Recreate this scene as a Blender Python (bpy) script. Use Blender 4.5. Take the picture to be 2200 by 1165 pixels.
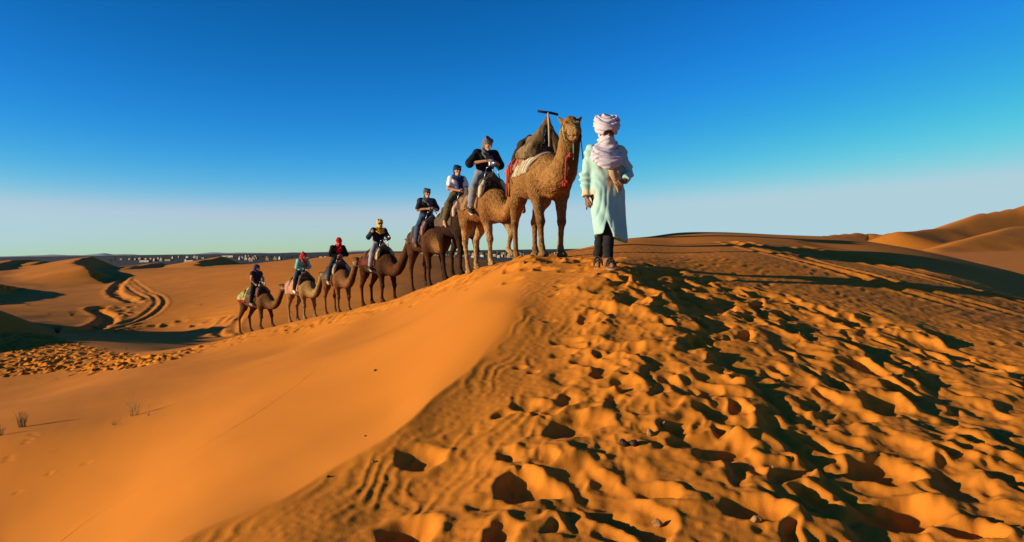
import bpy, math, random
import numpy as np
from mathutils import Vector, Matrix
rnd = random.Random(11)
npr = np.random.RandomState(5)
SC = bpy.context.scene
COL = SC.collection
for o in list(bpy.data.objects):
    bpy.data.objects.remove(o)

# ------------------------------------------------------------------ camera
FPX = 1700.0                       # focal length in photograph pixels (2200 wide)
PITCH, ROLL = math.radians(1.56), 0.0143
cF = np.array([0, math.cos(PITCH), -math.sin(PITCH)])
cR0 = np.array([1.0, 0, 0])
cU0 = np.array([0, math.sin(PITCH), math.cos(PITCH)])
cR = math.cos(ROLL) * cR0 - math.sin(ROLL) * cU0
cU = math.sin(ROLL) * cR0 + math.cos(ROLL) * cU0
cam = bpy.data.cameras.new('camera')
cam.sensor_width = 36.0
cam.lens = 36.0 * FPX / 2200.0
cam.clip_start, cam.clip_end = 0.05, 90000.0
camo = bpy.data.objects.new('camera', cam)
COL.objects.link(camo)
camo.matrix_world = Matrix(((cR[0], cU[0], -cF[0], 0), (cR[1], cU[1], -cF[1], 0), (cR[2], cU[2], -cF[2], 0), (0, 0, 0, 1)))
SC.camera = camo

# ------------------------------------------------------------------ sky, sun, exposure
SUN_EL, SUN_AZ = math.radians(11.3), math.radians(16.0)   # sun stands to the left, a little behind the camera
sdir = np.array([-math.cos(SUN_EL) * math.cos(SUN_AZ), -math.cos(SUN_EL) * math.sin(SUN_AZ), math.sin(SUN_EL)])
W = bpy.data.worlds.new('World')
SC.world = W
W.use_nodes = True
wn, wl = W.node_tree.nodes, W.node_tree.links
bgn = wn['Background']
sky = wn.new('ShaderNodeTexSky')
sky.sky_type = 'NISHITA'
sky.sun_disc = False
sky.sun_elevation = SUN_EL
sky.sun_rotation = math.atan2(sdir[0], sdir[1])
sky.air_density = 1.0
sky.dust_density = 0.3
sky.ozone_density = 9.0
sky.altitude = 2000
EXPO = 0.60
# the photograph's saturated rendering of the sky: one power curve per colour channel
sepc = wn.new('ShaderNodeSeparateColor'); comb = wn.new('ShaderNodeCombineColor')
wl.new(sky.outputs[0], sepc.inputs[0])
chan = []
for ci, (g, k, top) in enumerate(((3.3, 6200.0, 0.43), (1.72, 9.3, 0.63), (1.9, 4.7, 0.76))):
    m1 = wn.new('ShaderNodeMath'); m1.operation = 'MULTIPLY'; m1.inputs[1].default_value = 0.1
    m2 = wn.new('ShaderNodeMath'); m2.operation = 'POWER'; m2.inputs[1].default_value = g
    m3 = wn.new('ShaderNodeMath'); m3.operation = 'MULTIPLY'; m3.inputs[1].default_value = k * 10.0 * 2 ** -EXPO
    wl.new(sepc.outputs[ci], m1.inputs[0]); wl.new(m1.outputs[0], m2.inputs[0]); wl.new(m2.outputs[0], m3.inputs[0])
    m4 = wn.new('ShaderNodeMath'); m4.operation = 'SMOOTH_MIN'; m4.inputs[1].default_value = top * 10.0 * 2 ** -EXPO; m4.inputs[2].default_value = 3.0 * 2 ** -EXPO
    wl.new(m3.outputs[0], m4.inputs[0]); chan.append(m4.outputs[0])
wl.new(chan[0], comb.inputs[0]); wl.new(chan[1], comb.inputs[1])
mr = wn.new('ShaderNodeMath'); mr.operation = 'MULTIPLY_ADD'; mr.inputs[1].default_value = -0.12
wl.new(chan[0], mr.inputs[0]); wl.new(chan[2], mr.inputs[2]); wl.new(mr.outputs[0], comb.inputs[2])
wl.new(comb.outputs[0], bgn.inputs['Color'])
bgn.inputs['Strength'].default_value = 0.1
sun = bpy.data.lights.new('sun', 'SUN')
sun.energy = 5.0
sun.angle = math.radians(0.5)
sun.color = (1.0, 0.88, 0.62)
suno = bpy.data.objects.new('sun', sun)
COL.objects.link(suno)
suno.rotation_euler = Vector(sdir.tolist()).to_track_quat('Z', 'Y').to_euler()
vs = SC.view_settings
vs.view_transform = 'Standard'
vs.look = 'None'
vs.gamma = 1.0
vs.use_curve_mapping = False
vs.exposure = EXPO
SC.render.engine = 'CYCLES'
SC.cycles.max_bounces = 5
SC.cycles.diffuse_bounces = 4

# ------------------------------------------------------------------ small helpers
def P(px, py, d):
    """point at distance d (along +Y) on the line of sight through photograph pixel px,py"""
    v = cF + (px - 1100.0) / FPX * cR + (582.5 - py) / FPX * cU
    return v * (d / v[1])

def tag(o, label=None, cat=None, group=None, kind=None):
    if label: o['label'] = label
    if cat: o['category'] = cat
    if group: o['group'] = group
    if kind: o['kind'] = kind
    return o

def empty(name, loc, rz=0.0, s=1.0):
    o = bpy.data.objects.new(name, None)
    COL.objects.link(o)
    o.location = loc
    o.rotation_euler = (0, 0, rz)
    o.scale = (s, s, s)
    o.empty_display_size = 0.2
    return o

def link(name, me, mat=None, parent=None):
    o = bpy.data.objects.new(name, me)
    COL.objects.link(o)
    if mat is not None and len(me.materials) == 0:
        me.materials.append(mat)
    if parent is not None:
        o.parent = parent
    return o

def mesh_np(name, V, F, smooth=True):
    """mesh from arrays; F is a list of int arrays (n,3) or (n,4)"""
    if not isinstance(F, list): F = [F]
    F = [np.asarray(f, dtype=np.int32) for f in F if len(f)]
    V = np.asarray(V, dtype=np.float32)
    me = bpy.data.meshes.new(name)
    me.vertices.add(len(V))
    me.vertices.foreach_set('co', V.ravel())
    li = np.concatenate([f.ravel() for f in F])
    tot = np.concatenate([np.full(len(f), f.shape[1], np.int32) for f in F])
    st = np.concatenate([[0], np.cumsum(tot)[:-1]]).astype(np.int32)
    me.loops.add(len(li))
    me.loops.foreach_set('vertex_index', li)
    me.polygons.add(len(tot))
    me.polygons.foreach_set('loop_start', st)
    me.polygons.foreach_set('loop_total', tot)
    me.polygons.foreach_set('use_smooth', np.full(len(tot), smooth, dtype=bool))
    me.update(calc_edges=True)
    return me

def sstep(a, b, x):
    t = np.clip((x - a) / (b - a), 0, 1)
    return t * t * (3 - 2 * t)

def smin(a, b, k):
    h = np.clip(0.5 + 0.5 * (b - a) / k, 0, 1)
    return b + (a - b) * h - k * h * (1 - h)

def smax(a, b, k):
    return -smin(-a, -b, k)

_lat2 = npr.rand(256, 256)
def noise2(x, y, seed=0):
    """smooth value noise, about -1..1"""
    x = np.asarray(x) + seed * 17.31
    y = np.asarray(y) + seed * 31.77
    xi = np.floor(x).astype(int); yi = np.floor(y).astype(int)
    fx = x - xi; fy = y - yi
    fx = fx * fx * fx * (fx * (fx * 6 - 15) + 10); fy = fy * fy * fy * (fy * (fy * 6 - 15) + 10)
    a = _lat2[xi & 255, yi & 255]; b = _lat2[(xi + 1) & 255, yi & 255]
    c = _lat2[xi & 255, (yi + 1) & 255]; d = _lat2[(xi + 1) & 255, (yi + 1) & 255]
    return ((a + (b - a) * fx) * (1 - fy) + (c + (d - c) * fx) * fy) * 2 - 1

def fbm2(x, y, seed=0, n=4):
    s = 0; a = 1.0; t = 0
    for i in range(n):
        s = s + a * noise2(x * 2 ** i, y * 2 ** i, seed + i); t += a; a *= 0.5
    return s / t

_lat3 = npr.rand(32, 32, 32)
def noise3(x, y, z, seed=0):
    x = x + seed * 7.13; y = y + seed * 3.71; z = z + seed * 5.37
    xi = np.floor(x).astype(int); yi = np.floor(y).astype(int); zi = np.floor(z).astype(int)
    fx = x - xi; fy = y - yi; fz = z - zi
    fx = fx * fx * (3 - 2 * fx); fy = fy * fy * (3 - 2 * fy); fz = fz * fz * (3 - 2 * fz)
    g = lambda i, j, k: _lat3[(xi + i) & 31, (yi + j) & 31, (zi + k) & 31]
    c00 = g(0,0,0) * (1 - fx) + g(1,0,0) * fx; c10 = g(0,1,0) * (1 - fx) + g(1,1,0) * fx
    c01 = g(0,0,1) * (1 - fx) + g(1,0,1) * fx; c11 = g(0,1,1) * (1 - fx) + g(1,1,1) * fx
    return ((c00 * (1 - fy) + c10 * fy) * (1 - fz) + (c01 * (1 - fy) + c11 * fy) * fz) * 2 - 1

# ------------------------------------------------------------------ materials
def rgb(h):
    """sRGB 0-255 to linear"""
    return tuple(((c / 255.0) / 12.92 if c / 255.0 <= 0.04045 else ((c / 255.0 + 0.055) / 1.055) ** 2.4) for c in h) + (1.0,)

def material(name, c1, c2=None, scale=8.0, rough=0.9, bump=0.0, bscale=60.0, spec=0.15, detail=4.0, bdist=0.01, stretch=None, metal=0.0, sheen=0.0):
    m = bpy.data.materials.new(name)
    m.use_nodes = True
    nt = m.node_tree; n = nt.nodes; l = nt.links
    b = n['Principled BSDF']
    b.inputs['Roughness'].default_value = rough
    b.inputs['Metallic'].default_value = metal
    b.inputs['Specular IOR Level'].default_value = spec
    if sheen: b.inputs['Sheen Weight'].default_value = sheen
    tc = n.new('ShaderNodeTexCoord')
    src = tc.outputs['Object']
    if stretch:
        mp = n.new('ShaderNodeMapping'); mp.inputs['Scale'].default_value = stretch
        l.new(src, mp.inputs['Vector']); src = mp.outputs[0]
    if c2 is None:
        c2 = tuple(x * 0.72 for x in c1[:3]) + (1,)
    nz = n.new('ShaderNodeTexNoise')
    nz.inputs['Scale'].default_value = scale; nz.inputs['Detail'].default_value = detail
    l.new(src, nz.inputs['Vector'])
    cr = n.new('ShaderNodeValToRGB')
    cr.color_ramp.elements[0].position = 0.32; cr.color_ramp.elements[0].color = c2
    cr.color_ramp.elements[1].position = 0.68; cr.color_ramp.elements[1].color = c1
    l.new(nz.outputs['Fac'], cr.inputs[0])
    l.new(cr.outputs[0], b.inputs['Base Color'])
    if bump:
        nb = n.new('ShaderNodeTexNoise')
        nb.inputs['Scale'].default_value = bscale; nb.inputs['Detail'].default_value = 3.0
        l.new(src, nb.inputs['Vector'])
        bp = n.new('ShaderNodeBump'); bp.inputs['Strength'].default_value = bump; bp.inputs['Distance'].default_value = bdist
        l.new(nb.outputs['Fac'], bp.inputs['Height'])
        l.new(bp.outputs[0], b.inputs['Normal'])
    m['ramp'] = cr.name
    return m
# ------------------------------------------------------------------ terrain
# control points: where the photograph's sand lies (pixel + estimated distance), joined by a thin-plate spline over (azimuth, log distance)
ROUGH = [
 # rough ridge in front of the camera
 (500,1165,4.2),(800,1165,3.9),(1100,1165,3.75),(1650,1165,3.65),(2200,1165,3.65),
 (730,1000,5.0),(1300,1000,4.65),(1800,1000,4.6),(2200,1000,4.6),
 (930,850,5.95),(1300,850,5.7),(1800,850,5.8),(2200,850,6.0),
 (1040,760,6.9),(1300,700,7.3),(1700,700,7.7),(2200,700,8.9),
 (1100,650,8.3),(1500,630,8.9),(2000,630,10.9),
]
FACE = [
 # just in front of the crest
 (815,671,22),(815,698,17.5),(650,713,26),(650,741,21.5),(545,736,27),(545,766,22.5),(912,634,19.5),(912,655,16.4),(725,691,24.5),(985,604,17.2),(1040,584,15.2),(440,756,29),(1125,571,11.6),(1070,581,13.2),
 # smooth bright face on the left
 (0,1165,8.4),(250,1165,6.15),(0,1000,11.5),(0,880,18),(300,1000,9.6),(300,880,14),(600,1000,6.0),(600,850,10.2),(600,760,18),
 (900,760,8.5),(900,680,14),(750,700,19.5),(300,800,24),(100,840,26),(1000,620,13.5),(450,950,8.6),(850,880,6.5),
]
SHARED = [
 (1305,574,9.47),(1180,556,12.2),(1125,557,13.4),
 (1450,501,19.0),(1450,550,12.3),(1450,520,15.5),(1650,505,19.3),
 (1800,512,19.5),(1800,570,12.8),(1800,540,15.6),
 (2200,590,18.2),(2200,640,12.7),(2200,614,15.4),(2000,548,19.0),
 (1330,514,16.5),(1250,535,14.5),
 # the crest the caravan walks on
 (1065,567,16.2),(1018,578,17.3),(985,590,20),(912,618,23),(815,650,26),(725,669,28.6),(650,690,31),(545,712,32.7),(440,737,33.5),(300,762,33.5),(150,800,31.5),(0,800,34),
 # trodden lip at the far left
 (0,722,52),(110,728,51),(230,747,44),(0,760,42),
 # hollow and valley behind
 (330,728,70),(430,712,90),(150,708,95),(0,690,98),(250,640,150),(100,660,125),(400,640,142),(480,690,87),(600,645,102),(520,660,105),
 (700,640,96),(850,630,92),(600,600,158),(850,600,128),(400,592,215),(480,578,232),(640,560,265),(720,549,262),(900,545,250),(1000,556,240),(1060,566,230),
 (290,593,240),(240,605,230),(0,640,150),(0,592,250),(150,585,270),
 (300,577,420),(500,569,430),(100,570,400),(700,566,430),(900,566,430),(0,567,420),
]
BRK_PX = [(380,1165,4.2),(600,1075,4.55),(740,990,5.05),(930,850,5.95),(1040,760,6.9),(1092,700,7.55),(1108,650,8.3),(1090,605,10.5)]
EXTRA = [  # ground hidden behind the crest: world points
 (0.9,22,-1.6),(-0.6,24,-2.0),(-3.2,29,-3.3),(-6,34,-4.4),(-9,40,-5.6),(-14,44,-6.2),(2.6,27,-1.6),(5,29,-1.2),(9,29,-1.3),(14,28,-2.4),(18,24,-3.0),
 (-4,60,-7.0),(4,60,-6.5),(14,60,-6.0),(28,60,-6.5),(2,110,-7.0),(25,110,-7.0),(60,110,-7.5),(10,200,-6.5),(50,200,-6),(110,200,-6),
 (10,420,-8.5),(60,420,-8),(150,420,-6),(250,420,-5),
 (-1.5,1.5,-1.75),(0,1.5,-1.55),(1.5,1.5,-1.5),(-3,3.2,-2.2),(-25,34,-5.2),(-32,50,-5.6),(12,9,-1.6),(10,6,-1.6),(-1.2,0.6,-1.65),(1.0,0.6,-1.5),
]

def polar(x, y):
    az = np.arctan2(x, y); r = np.hypot(x, y)
    return az, np.log(np.maximum(r, 0.4))

# slope break between the rough ridge and the smooth face
brk = np.array([P(*c)[:2] for c in BRK_PX])
brk = np.vstack([[brk[0][0] - 1.2, 1.0], brk])
def poly_sd(x, y, pts):
    """signed distance to an open polyline (positive on its left), and the parameter along it"""
    best = np.full(np.shape(x), 1e9); sd = np.zeros(np.shape(x)); par = np.zeros(np.shape(x))
    for i in range(len(pts) - 1):
        a, b = pts[i], pts[i + 1]
        e = b - a; L2 = (e ** 2).sum()
        t = np.clip(((x - a[0]) * e[0] + (y - a[1]) * e[1]) / L2, 0, 1)
        dx = x - a[0] - t * e[0]; dy = y - a[1] - t * e[1]
        d = np.hypot(dx, dy)
        s = np.where(e[0] * dy - e[1] * dx > 0, 1.0, -1.0)
        m = d < best
        best = np.where(m, d, best); sd = np.where(m, d * s, sd); par = np.where(m, i + t, par)
    return sd, par

def tps_fit(A, z, lam):
    n = len(A)
    D = np.hypot(A[:, None, 0] - A[None, :, 0], A[:, None, 1] - A[None, :, 1])
    K = np.where(D > 0, D ** 2 * np.log(D + 1e-12), 0) + lam * np.eye(n)
    Q = np.hstack([np.ones((n, 1)), A])
    M = np.block([[K, Q], [Q.T, np.zeros((3, 3))]])
    return np.linalg.solve(M, np.concatenate([z, np.zeros(3)]))

KAZ = 2.6
class Sheet:
    def __init__(s, pts, lam):
        pts = np.array(pts)
        az, lr = polar(pts[:, 0], pts[:, 1])
        s.A = np.stack([az * KAZ, lr], 1)
        s.w = tps_fit(s.A, pts[:, 2], lam)
    def __call__(s, az, lr):
        X = az * KAZ; Y = lr; w = s.w
        out = w[-3] + w[-2] * X + w[-1] * Y
        for i in range(len(s.A)):
            d2 = (X - s.A[i, 0]) ** 2 + (Y - s.A[i, 1]) ** 2 + 1e-12
            out = out + w[i] * 0.5 * d2 * np.log(d2)
        return out
# two sheets that meet at the sharp crest: the wind-packed smooth face and the rough ridge top
_sh = [P(*c) for c in SHARED] + [np.array(e, float) for e in EXTRA]
_ro = [P(*c) for c in ROUGH]
_fa = [P(*c) for c in FACE]
_ed = [P(*c) for c in BRK_PX]
_edn = []
for i in range(len(_ed)):
    t = _ed[min(i + 1, len(_ed) - 1)] - _ed[max(i - 1, 0)]
    n = np.array([t[1], -t[0], 0]); _edn.append(n / np.linalg.norm(n))      # towards the rough side
_pa, _pb = [], []
for i, (e, n) in enumerate(zip(_ed, _edn)):
    if i > 5: continue
    _pa.append(e + 0.8 * n + np.array([0, 0, 0.26])); _pa.append(e + 1.8 * n + np.array([0, 0, 0.48]))
    _pb.append(e + 0.6 * n + np.array([0, 0, -0.035])); _pb.append(e - 0.9 * n + np.array([0, 0, 0.06])); _pb.append(e - 2.2 * n + np.array([0, 0, 0.1]))
_bf = [p + np.array([0, 0, 0.45]) for p in _fa if p[1] < 12]
_ar = [p + np.array([0, 0, 0.9]) for p, c in zip(_ro, ROUGH) if c[0] > 1150 and c[2] < 9]
_ro2 = [p for p, c in zip(_ro, ROUGH) if c[0] > 1000]
S_FACE = Sheet(_sh + _fa + _ed + _pa + _ar, 3e-3)
S_TOP = Sheet(_sh + _ro2 + _ed + _pb + _bf + [p for p in _fa if p[1] >= 12], 3e-3)
def tps_eval(az, lr):
    a = S_FACE(az, lr); b = S_TOP(az, lr)
    y = np.exp(lr) * np.cos(az)
    t = sstep(10.0, 13.0, y)
    k = 0.012 + 0.05 * sstep(7.5, 10, y)
    return smin(a, b, k) * (1 - t) + (0.5 * (a + b)) * t

AZL = 0.72
def base_h(x, y):
    x = np.asarray(x, float); y = np.asarray(y, float)
    az, lr = polar(x, y)
    lrc = np.clip(lr, math.log(0.8), math.log(430))
    azc = np.clip(az, -AZL, AZL)
    z = tps_eval(azc, lrc)
    far = np.abs(az) > AZL
    if far.any():
        zb = 0.5 * (tps_eval(np.full(lrc[far].shape, -AZL), lrc[far]) + tps_eval(np.full(lrc[far].shape, AZL), lrc[far]))
        t = sstep(AZL, 2.4, np.abs(az[far]))
        z[far] = z[far] * (1 - t) + zb * t
    return z

# far dunes: crest polylines with a gentle windward side (left) and a slip face (right)
def px3(*a):
    return [P(*c) for c in a]
DUNES = [  # (crest points, slope left, slope right, rounding)
 (px3((196,551,360),(176,556,335),(160,563,300),(166,569,270),(190,575,240)), 0.16, 0.55, 1.2),
 (px3((478,551,420),(448,557,395),(425,564,350),(420,571,310),(438,577,280)), 0.16, 0.55, 1.2),
 (px3((75,554,430),(30,559,400),(-5,566,330),(-20,572,290)), 0.10, 0.40, 1.0),
 (px3((345,564,410),(318,568,370),(285,573,330),(262,578,300)), 0.10, 0.40, 1.0),
 (px3((610,570,290),(600,580,250),(575,592,215)), 0.08, 0.34, 1.6),
 (px3((668,553,450),(640,558,400),(600,565,350),(560,572,300)), 0.10, 0.45, 1.4),
 (px3((130,557,470),(100,560,430),(70,566,360)), 0.10, 0.45, 1.2),
 # outside the left edge of the picture: they throw the long shadows into the valley
 ([(-66,84,-2.4),(-54,70,-1.6),(-48,60,-1.8),(-47,50,-1.3),(-46,41,-0.9),(-45,34,-1.6),(-44,28,-4.0)], 0.16, 0.60, 0.4),
 ([(-112,165,-4.4),(-106,145,-4.2),(-98,124,-4.4),(-92,108,-5.4)], 0.12, 0.55, 0.8),
]
def dunes_h(x, y, z):
    for pts, sl, sr, w in DUNES:
        pts = np.array(pts, float)
        lo = pts[:, :2].min(0) - 90; hi = pts[:, :2].max(0) + 60
        m = (x > lo[0]) & (x < hi[0]) & (y > lo[1]) & (y < hi[1])
        if not m.any(): continue
        xm, ym = x[m], y[m]
        xm = xm + 1.6 * noise2(xm / 13, ym / 13, 3); ym = ym + 1.6 * noise2(xm / 13, ym / 13, 4)
        p2 = pts[:, :2]
        sd, par = poly_sd(xm, ym, p2)
        zc = np.interp(par, np.arange(len(pts)), pts[:, 2])
        # crest runs towards the camera: its left-hand side (positive) lies to the east/right of travel
        e = p2[-1] - p2[0]
        right = sd > 0 if e[1] < 0 else sd < 0
        d = np.abs(sd)
        d = np.sqrt(d * d + w * w) - w
        h = zc - np.where(right, sr, sl) * d
        z[m] = smax(z[m], h, 0.5)
    return z

# big erg at the right, with its flat foot
BIG = [(px3((1935,498,560),(2040,487,640),(2110,460,720),(2180,446,760),(2330,420,800),(2600,430,800)), 0.36, 0.36),
       (px3((2010,535,420),(2090,510,470),(2180,490,540),(2300,470,600)), 0.30, 0.30),
       (px3((1700,512,900),(1790,505,980),(1850,500,1050),(1905,503,1000),(1960,497,1100),(2060,493,1100)), 0.25, 0.25)]
def big_h(x, y, z):
    for pts, sl, sr in BIG:
        pts = np.array(pts, float)
        lo = pts[:, :2].min(0) - 260; hi = pts[:, :2].max(0) + 260
        m = (x > lo[0]) & (x < hi[0]) & (y > lo[1]) & (y < hi[1])
        if not m.any(): continue
        xm, ym = x[m], y[m]
        amp = 2.5
        xw = xm + amp * fbm2(xm / 70, ym / 70, 8, 3); yw = ym + amp * fbm2(xm / 70, ym / 70, 12, 3)
        sd, par = poly_sd(xw, yw, pts[:, :2])
        zc = np.interp(par, np.arange(len(pts)), pts[:, 2])
        zc = zc + 0.6 * noise2(par * 2.3, par * 0 + 0.3, 21)
        d = np.abs(sd); d = np.sqrt(d * d + 9) - 3
        h = zc - np.where(sd > 0, sl, sr) * d + 0.7 * fbm2(xm / 45, ym / 45, 30, 2)
        z[m] = smax(z[m], h, 1.5)
    return z

def ground0(x, y):
    x = np.asarray(x, float); y = np.asarray(y, float)
    z = base_h(x, y)
    z = dunes_h(x, y, z)
    z = big_h(x, y, z)
    r = np.hypot(x, y)
    z = z + sstep(60, 120, r) * (0.25 * fbm2(x / 16, y / 16, 40, 3))
    z = z + (1 - sstep(40, 60, r)) * sstep(0.3, 1.5, -x - 0.2 * y + 0.9) * 0.005 * fbm2((x * 0.9 + y * 0.45) / 0.55, (y * 0.9 - x * 0.45) / 1.9, 46, 3)
    z = z + sstep(10, 25, r) * 0.03 * fbm2(x / 2.2, y / 2.2, 44, 2)
    # the sand ends at the gravel plain
    z = z - sstep(470, 640, r) * (1 - sstep(0.30, 0.38, np.arctan2(x, y))) * 12.0
    return z

def hit(px, py, d0=2.5, d1=600.0, fn=None):
    """where the sight line through a photograph pixel meets the ground"""
    fn = fn or ground0
    ds = d0 * (d1 / d0) ** (np.arange(500) / 499.0)
    pts = np.array([P(px, py, d) for d in ds])
    g = pts[:, 2] - fn(pts[:, 0], pts[:, 1])
    i = np.argmax(g < 0)
    if i == 0: return pts[-1]
    t = g[i - 1] / (g[i - 1] - g[i])
    return pts[i - 1] * (1 - t) + pts[i] * t
# ------------------------------------------------------------------ fine relief: rasters of height offsets in world metres
class Raster:
    def __init__(s, x0, x1, y0, y1, h):
        s.x0, s.y0, s.h = x0, y0, h
        s.nx = int((x1 - x0) / h) + 1; s.ny = int((y1 - y0) / h) + 1
        s.xs = x0 + np.arange(s.nx) * h; s.ys = y0 + np.arange(s.ny) * h
        s.X, s.Y = np.meshgrid(s.xs, s.ys, indexing='ij')
        s.Z = np.zeros((s.nx, s.ny))
    def window(s, x, y, R):
        i0 = max(0, int((x - R - s.x0) / s.h)); i1 = min(s.nx, int((x + R - s.x0) / s.h) + 2)
        j0 = max(0, int((y - R - s.y0) / s.h)); j1 = min(s.ny, int((y + R - s.y0) / s.h) + 2)
        return (slice(i0, i1), slice(j0, j1)) if i1 > i0 and j1 > j0 else None
    def pit(s, x, y, a, b, ang, depth, rim, soft=0.4, tilt=0.0, wob=0.0, cum=None):
        """one footprint: an elongated hollow with a pushed-up rim"""
        w = s.window(x, y, max(a, b) * 2.0)
        if w is None: return
        dx = s.X[w] - x; dy = s.Y[w] - y
        ca, sa = math.cos(ang), math.sin(ang)
        u = (dx * ca + dy * sa) / a; v = (-dx * sa + dy * ca) / b
        r = np.hypot(u, v)
        if wob:
            th = np.arctan2(v, u)
            r = r * (1 + wob * np.sin(2 * th + x * 9) + 0.6 * wob * np.sin(3 * th + y * 7) + 0.35 * wob * np.sin(7 * th + x * 31))
        Z = s.Z[w]
        c = max(Z.mean(), Z[tuple(n // 2 for n in Z.shape)]) if cum is None else cum
        inner = sstep(1.12, 0.80, r)
        floor = c - depth * (1 - 0.8 * np.clip(r, 0, 1.15) ** 2) + tilt * depth * u
        k = soft
        newz = np.minimum(Z, floor)
        Z2 = Z * (1 - inner) + newz * inner
        Z2 = Z2 + rim * np.exp(-((r - 1.22) / 0.26) ** 2) * (1 + 0.7 * u) * 0.7
        s.Z[w] = Z2
    def sample(s, x, y):
        fx = (x - s.x0) / s.h; fy = (y - s.y0) / s.h
        m = (fx >= 0) & (fy >= 0) & (fx < s.nx - 1) & (fy < s.ny - 1)
        out = np.zeros(np.shape(x))
        fx = fx[m]; fy = fy[m]
        i = fx.astype(int); j = fy.astype(int); fx = fx - i; fy = fy - j
        Z = s.Z
        out[m] = (Z[i, j] * (1 - fx) + Z[i + 1, j] * fx) * (1 - fy) + (Z[i, j + 1] * (1 - fx) + Z[i + 1, j + 1] * fx) * fy
        return out
    def blur(s, n=1):
        for _ in range(n):
            Z = s.Z
            Z[1:-1, :] = 0.25 * Z[:-2, :] + 0.5 * Z[1:-1, :] + 0.25 * Z[2:, :]
            Z[:, 1:-1] = 0.25 * Z[:, :-2] + 0.5 * Z[:, 1:-1] + 0.25 * Z[:, 2:]

def inpoly(x, y, poly):
    c = np.zeros(np.shape(x), bool)
    n = len(poly)
    for i in range(n):
        x0, y0 = poly[i]; x1, y1 = poly[(i + 1) % n]
        if y0 == y1: continue
        m = ((y0 > y) != (y1 > y)) & (x < (x1 - x0) * (y - y0) / (y1 - y0) + x0)
        c ^= m
    return c

def hits(pxs, **k):
    return np.array([hit(px, py, **k) for px, py in pxs])

def path_carve(R, pts, width, depth, berm=0.0, bw=None, mod=0.0, seed=0):
    """a rut along a polyline with berms on both sides"""
    pts = np.asarray(pts)[:, :2]
    lo = pts.min(0) - width * 5; hi = pts.max(0) + width * 5
    i0 = max(0, int((lo[0] - R.x0) / R.h)); i1 = min(R.nx, int((hi[0] - R.x0) / R.h) + 2)
    j0 = max(0, int((lo[1] - R.y0) / R.h)); j1 = min(R.ny, int((hi[1] - R.y0) / R.h) + 2)
    if i1 <= i0 or j1 <= j0: return
    w = (slice(i0, i1), slice(j0, j1))
    sd, par = poly_sd(R.X[w], R.Y[w], pts)
    q = np.abs(sd) / width
    m = 1.0
    if mod: m = 1 + mod * noise2(R.X[w] / (width * 1.2), R.Y[w] / (width * 1.2), seed)
    end = sstep(0, 0.25, par) * sstep(0, 0.25, len(pts) - 1 - par)
    R.Z[w] += end * m * (-depth * np.exp(-q ** 4) + berm * np.exp(-((q - 1.7) / 0.55) ** 2))

def smooth_line(pts, n=8):
    pts = np.asarray(pts, float)
    P0 = np.vstack([2 * pts[0] - pts[1], pts, 2 * pts[-1] - pts[-2]])
    out = []
    for i in range(1, len(P0) - 2):
        p0, p1, p2, p3 = P0[i - 1], P0[i], P0[i + 1], P0[i + 2]
        for k in range(n):
            t = k / n
            out.append(0.5 * ((2 * p1) + (-p0 + p2) * t + (2 * p0 - 5 * p1 + 4 * p2 - p3) * t * t + (-p0 + 3 * p1 - 3 * p2 + p3) * t ** 3))
    out.append(pts[-1])
    return np.array(out)

# --- near raster: rough ridge
RN = Raster(-3.4, 8.6, 2.6, 14.0, 0.0125)
XN, YN = RN.X, RN.Y
sdb, _ = poly_sd(XN[::8, ::8], YN[::8, ::8], brk)
def up8(A):
    n, m = XN.shape
    i = np.arange(n) / 8.0; j = np.arange(m) / 8.0
    i0 = np.minimum(i.astype(int), A.shape[0] - 2); j0 = np.minimum(j.astype(int), A.shape[1] - 2)
    fi = (i - i0)[:, None]; fj = (j - j0)[None, :]
    A00 = A[np.ix_(i0, j0)]; A10 = A[np.ix_(i0 + 1, j0)]; A01 = A[np.ix_(i0, j0 + 1)]; A11 = A[np.ix_(i0 + 1, j0 + 1)]
    return (A00 * (1 - fi) + A10 * fi) * (1 - fj) + (A01 * (1 - fi) + A11 * fi) * fj
sdb = up8(sdb)                       # > 0 on the smooth face
inr = -sdb                           # distance into the rough ridge
mrough = sstep(-0.05, 0.30, inr)
# deep trodden path: its left bank drops towards the right
bank = smooth_line(hits([(1338,588),(1385,610),(1440,648),(1475,685),(1500,735),(1545,775),(1600,822),(1640,862),(1675,905),(1700,960),(1725,1020),(1765,1085),(1830,1165),(1900,1230)])[:, :2], 6)
bank_sd, bank_par = poly_sd(XN[::4, ::4], YN[::4, ::4], bank)
# coarse waviness of the ridge
bflat = 1 - 0.85 * sstep(0, 1, (YN - 8.4) * 0.7 + (XN - 1.8) * 0.10)
RN.Z += mrough * bflat * sstep(0.0, 0.8, inr) * (0.035 * fbm2(XN / 0.9, YN / 0.9, 2, 3) + 0.022 * fbm2(XN / 0.33, YN / 0.33, 7, 2))
dense_poly = hits([(1335,578),(1250,690),(1200,800),(1130,960),(1060,1165),(2330,1165),(2400,850),(2120,760),(1900,690),(1640,630),(1480,580)])[:, :2]
mid_poly = hits([(1230,575),(1150,650),(1090,780),(860,1165),(2330,1165),(2500,760),(2200,720),(1800,640),(1600,585),(1400,560)])[:, :2]
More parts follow.
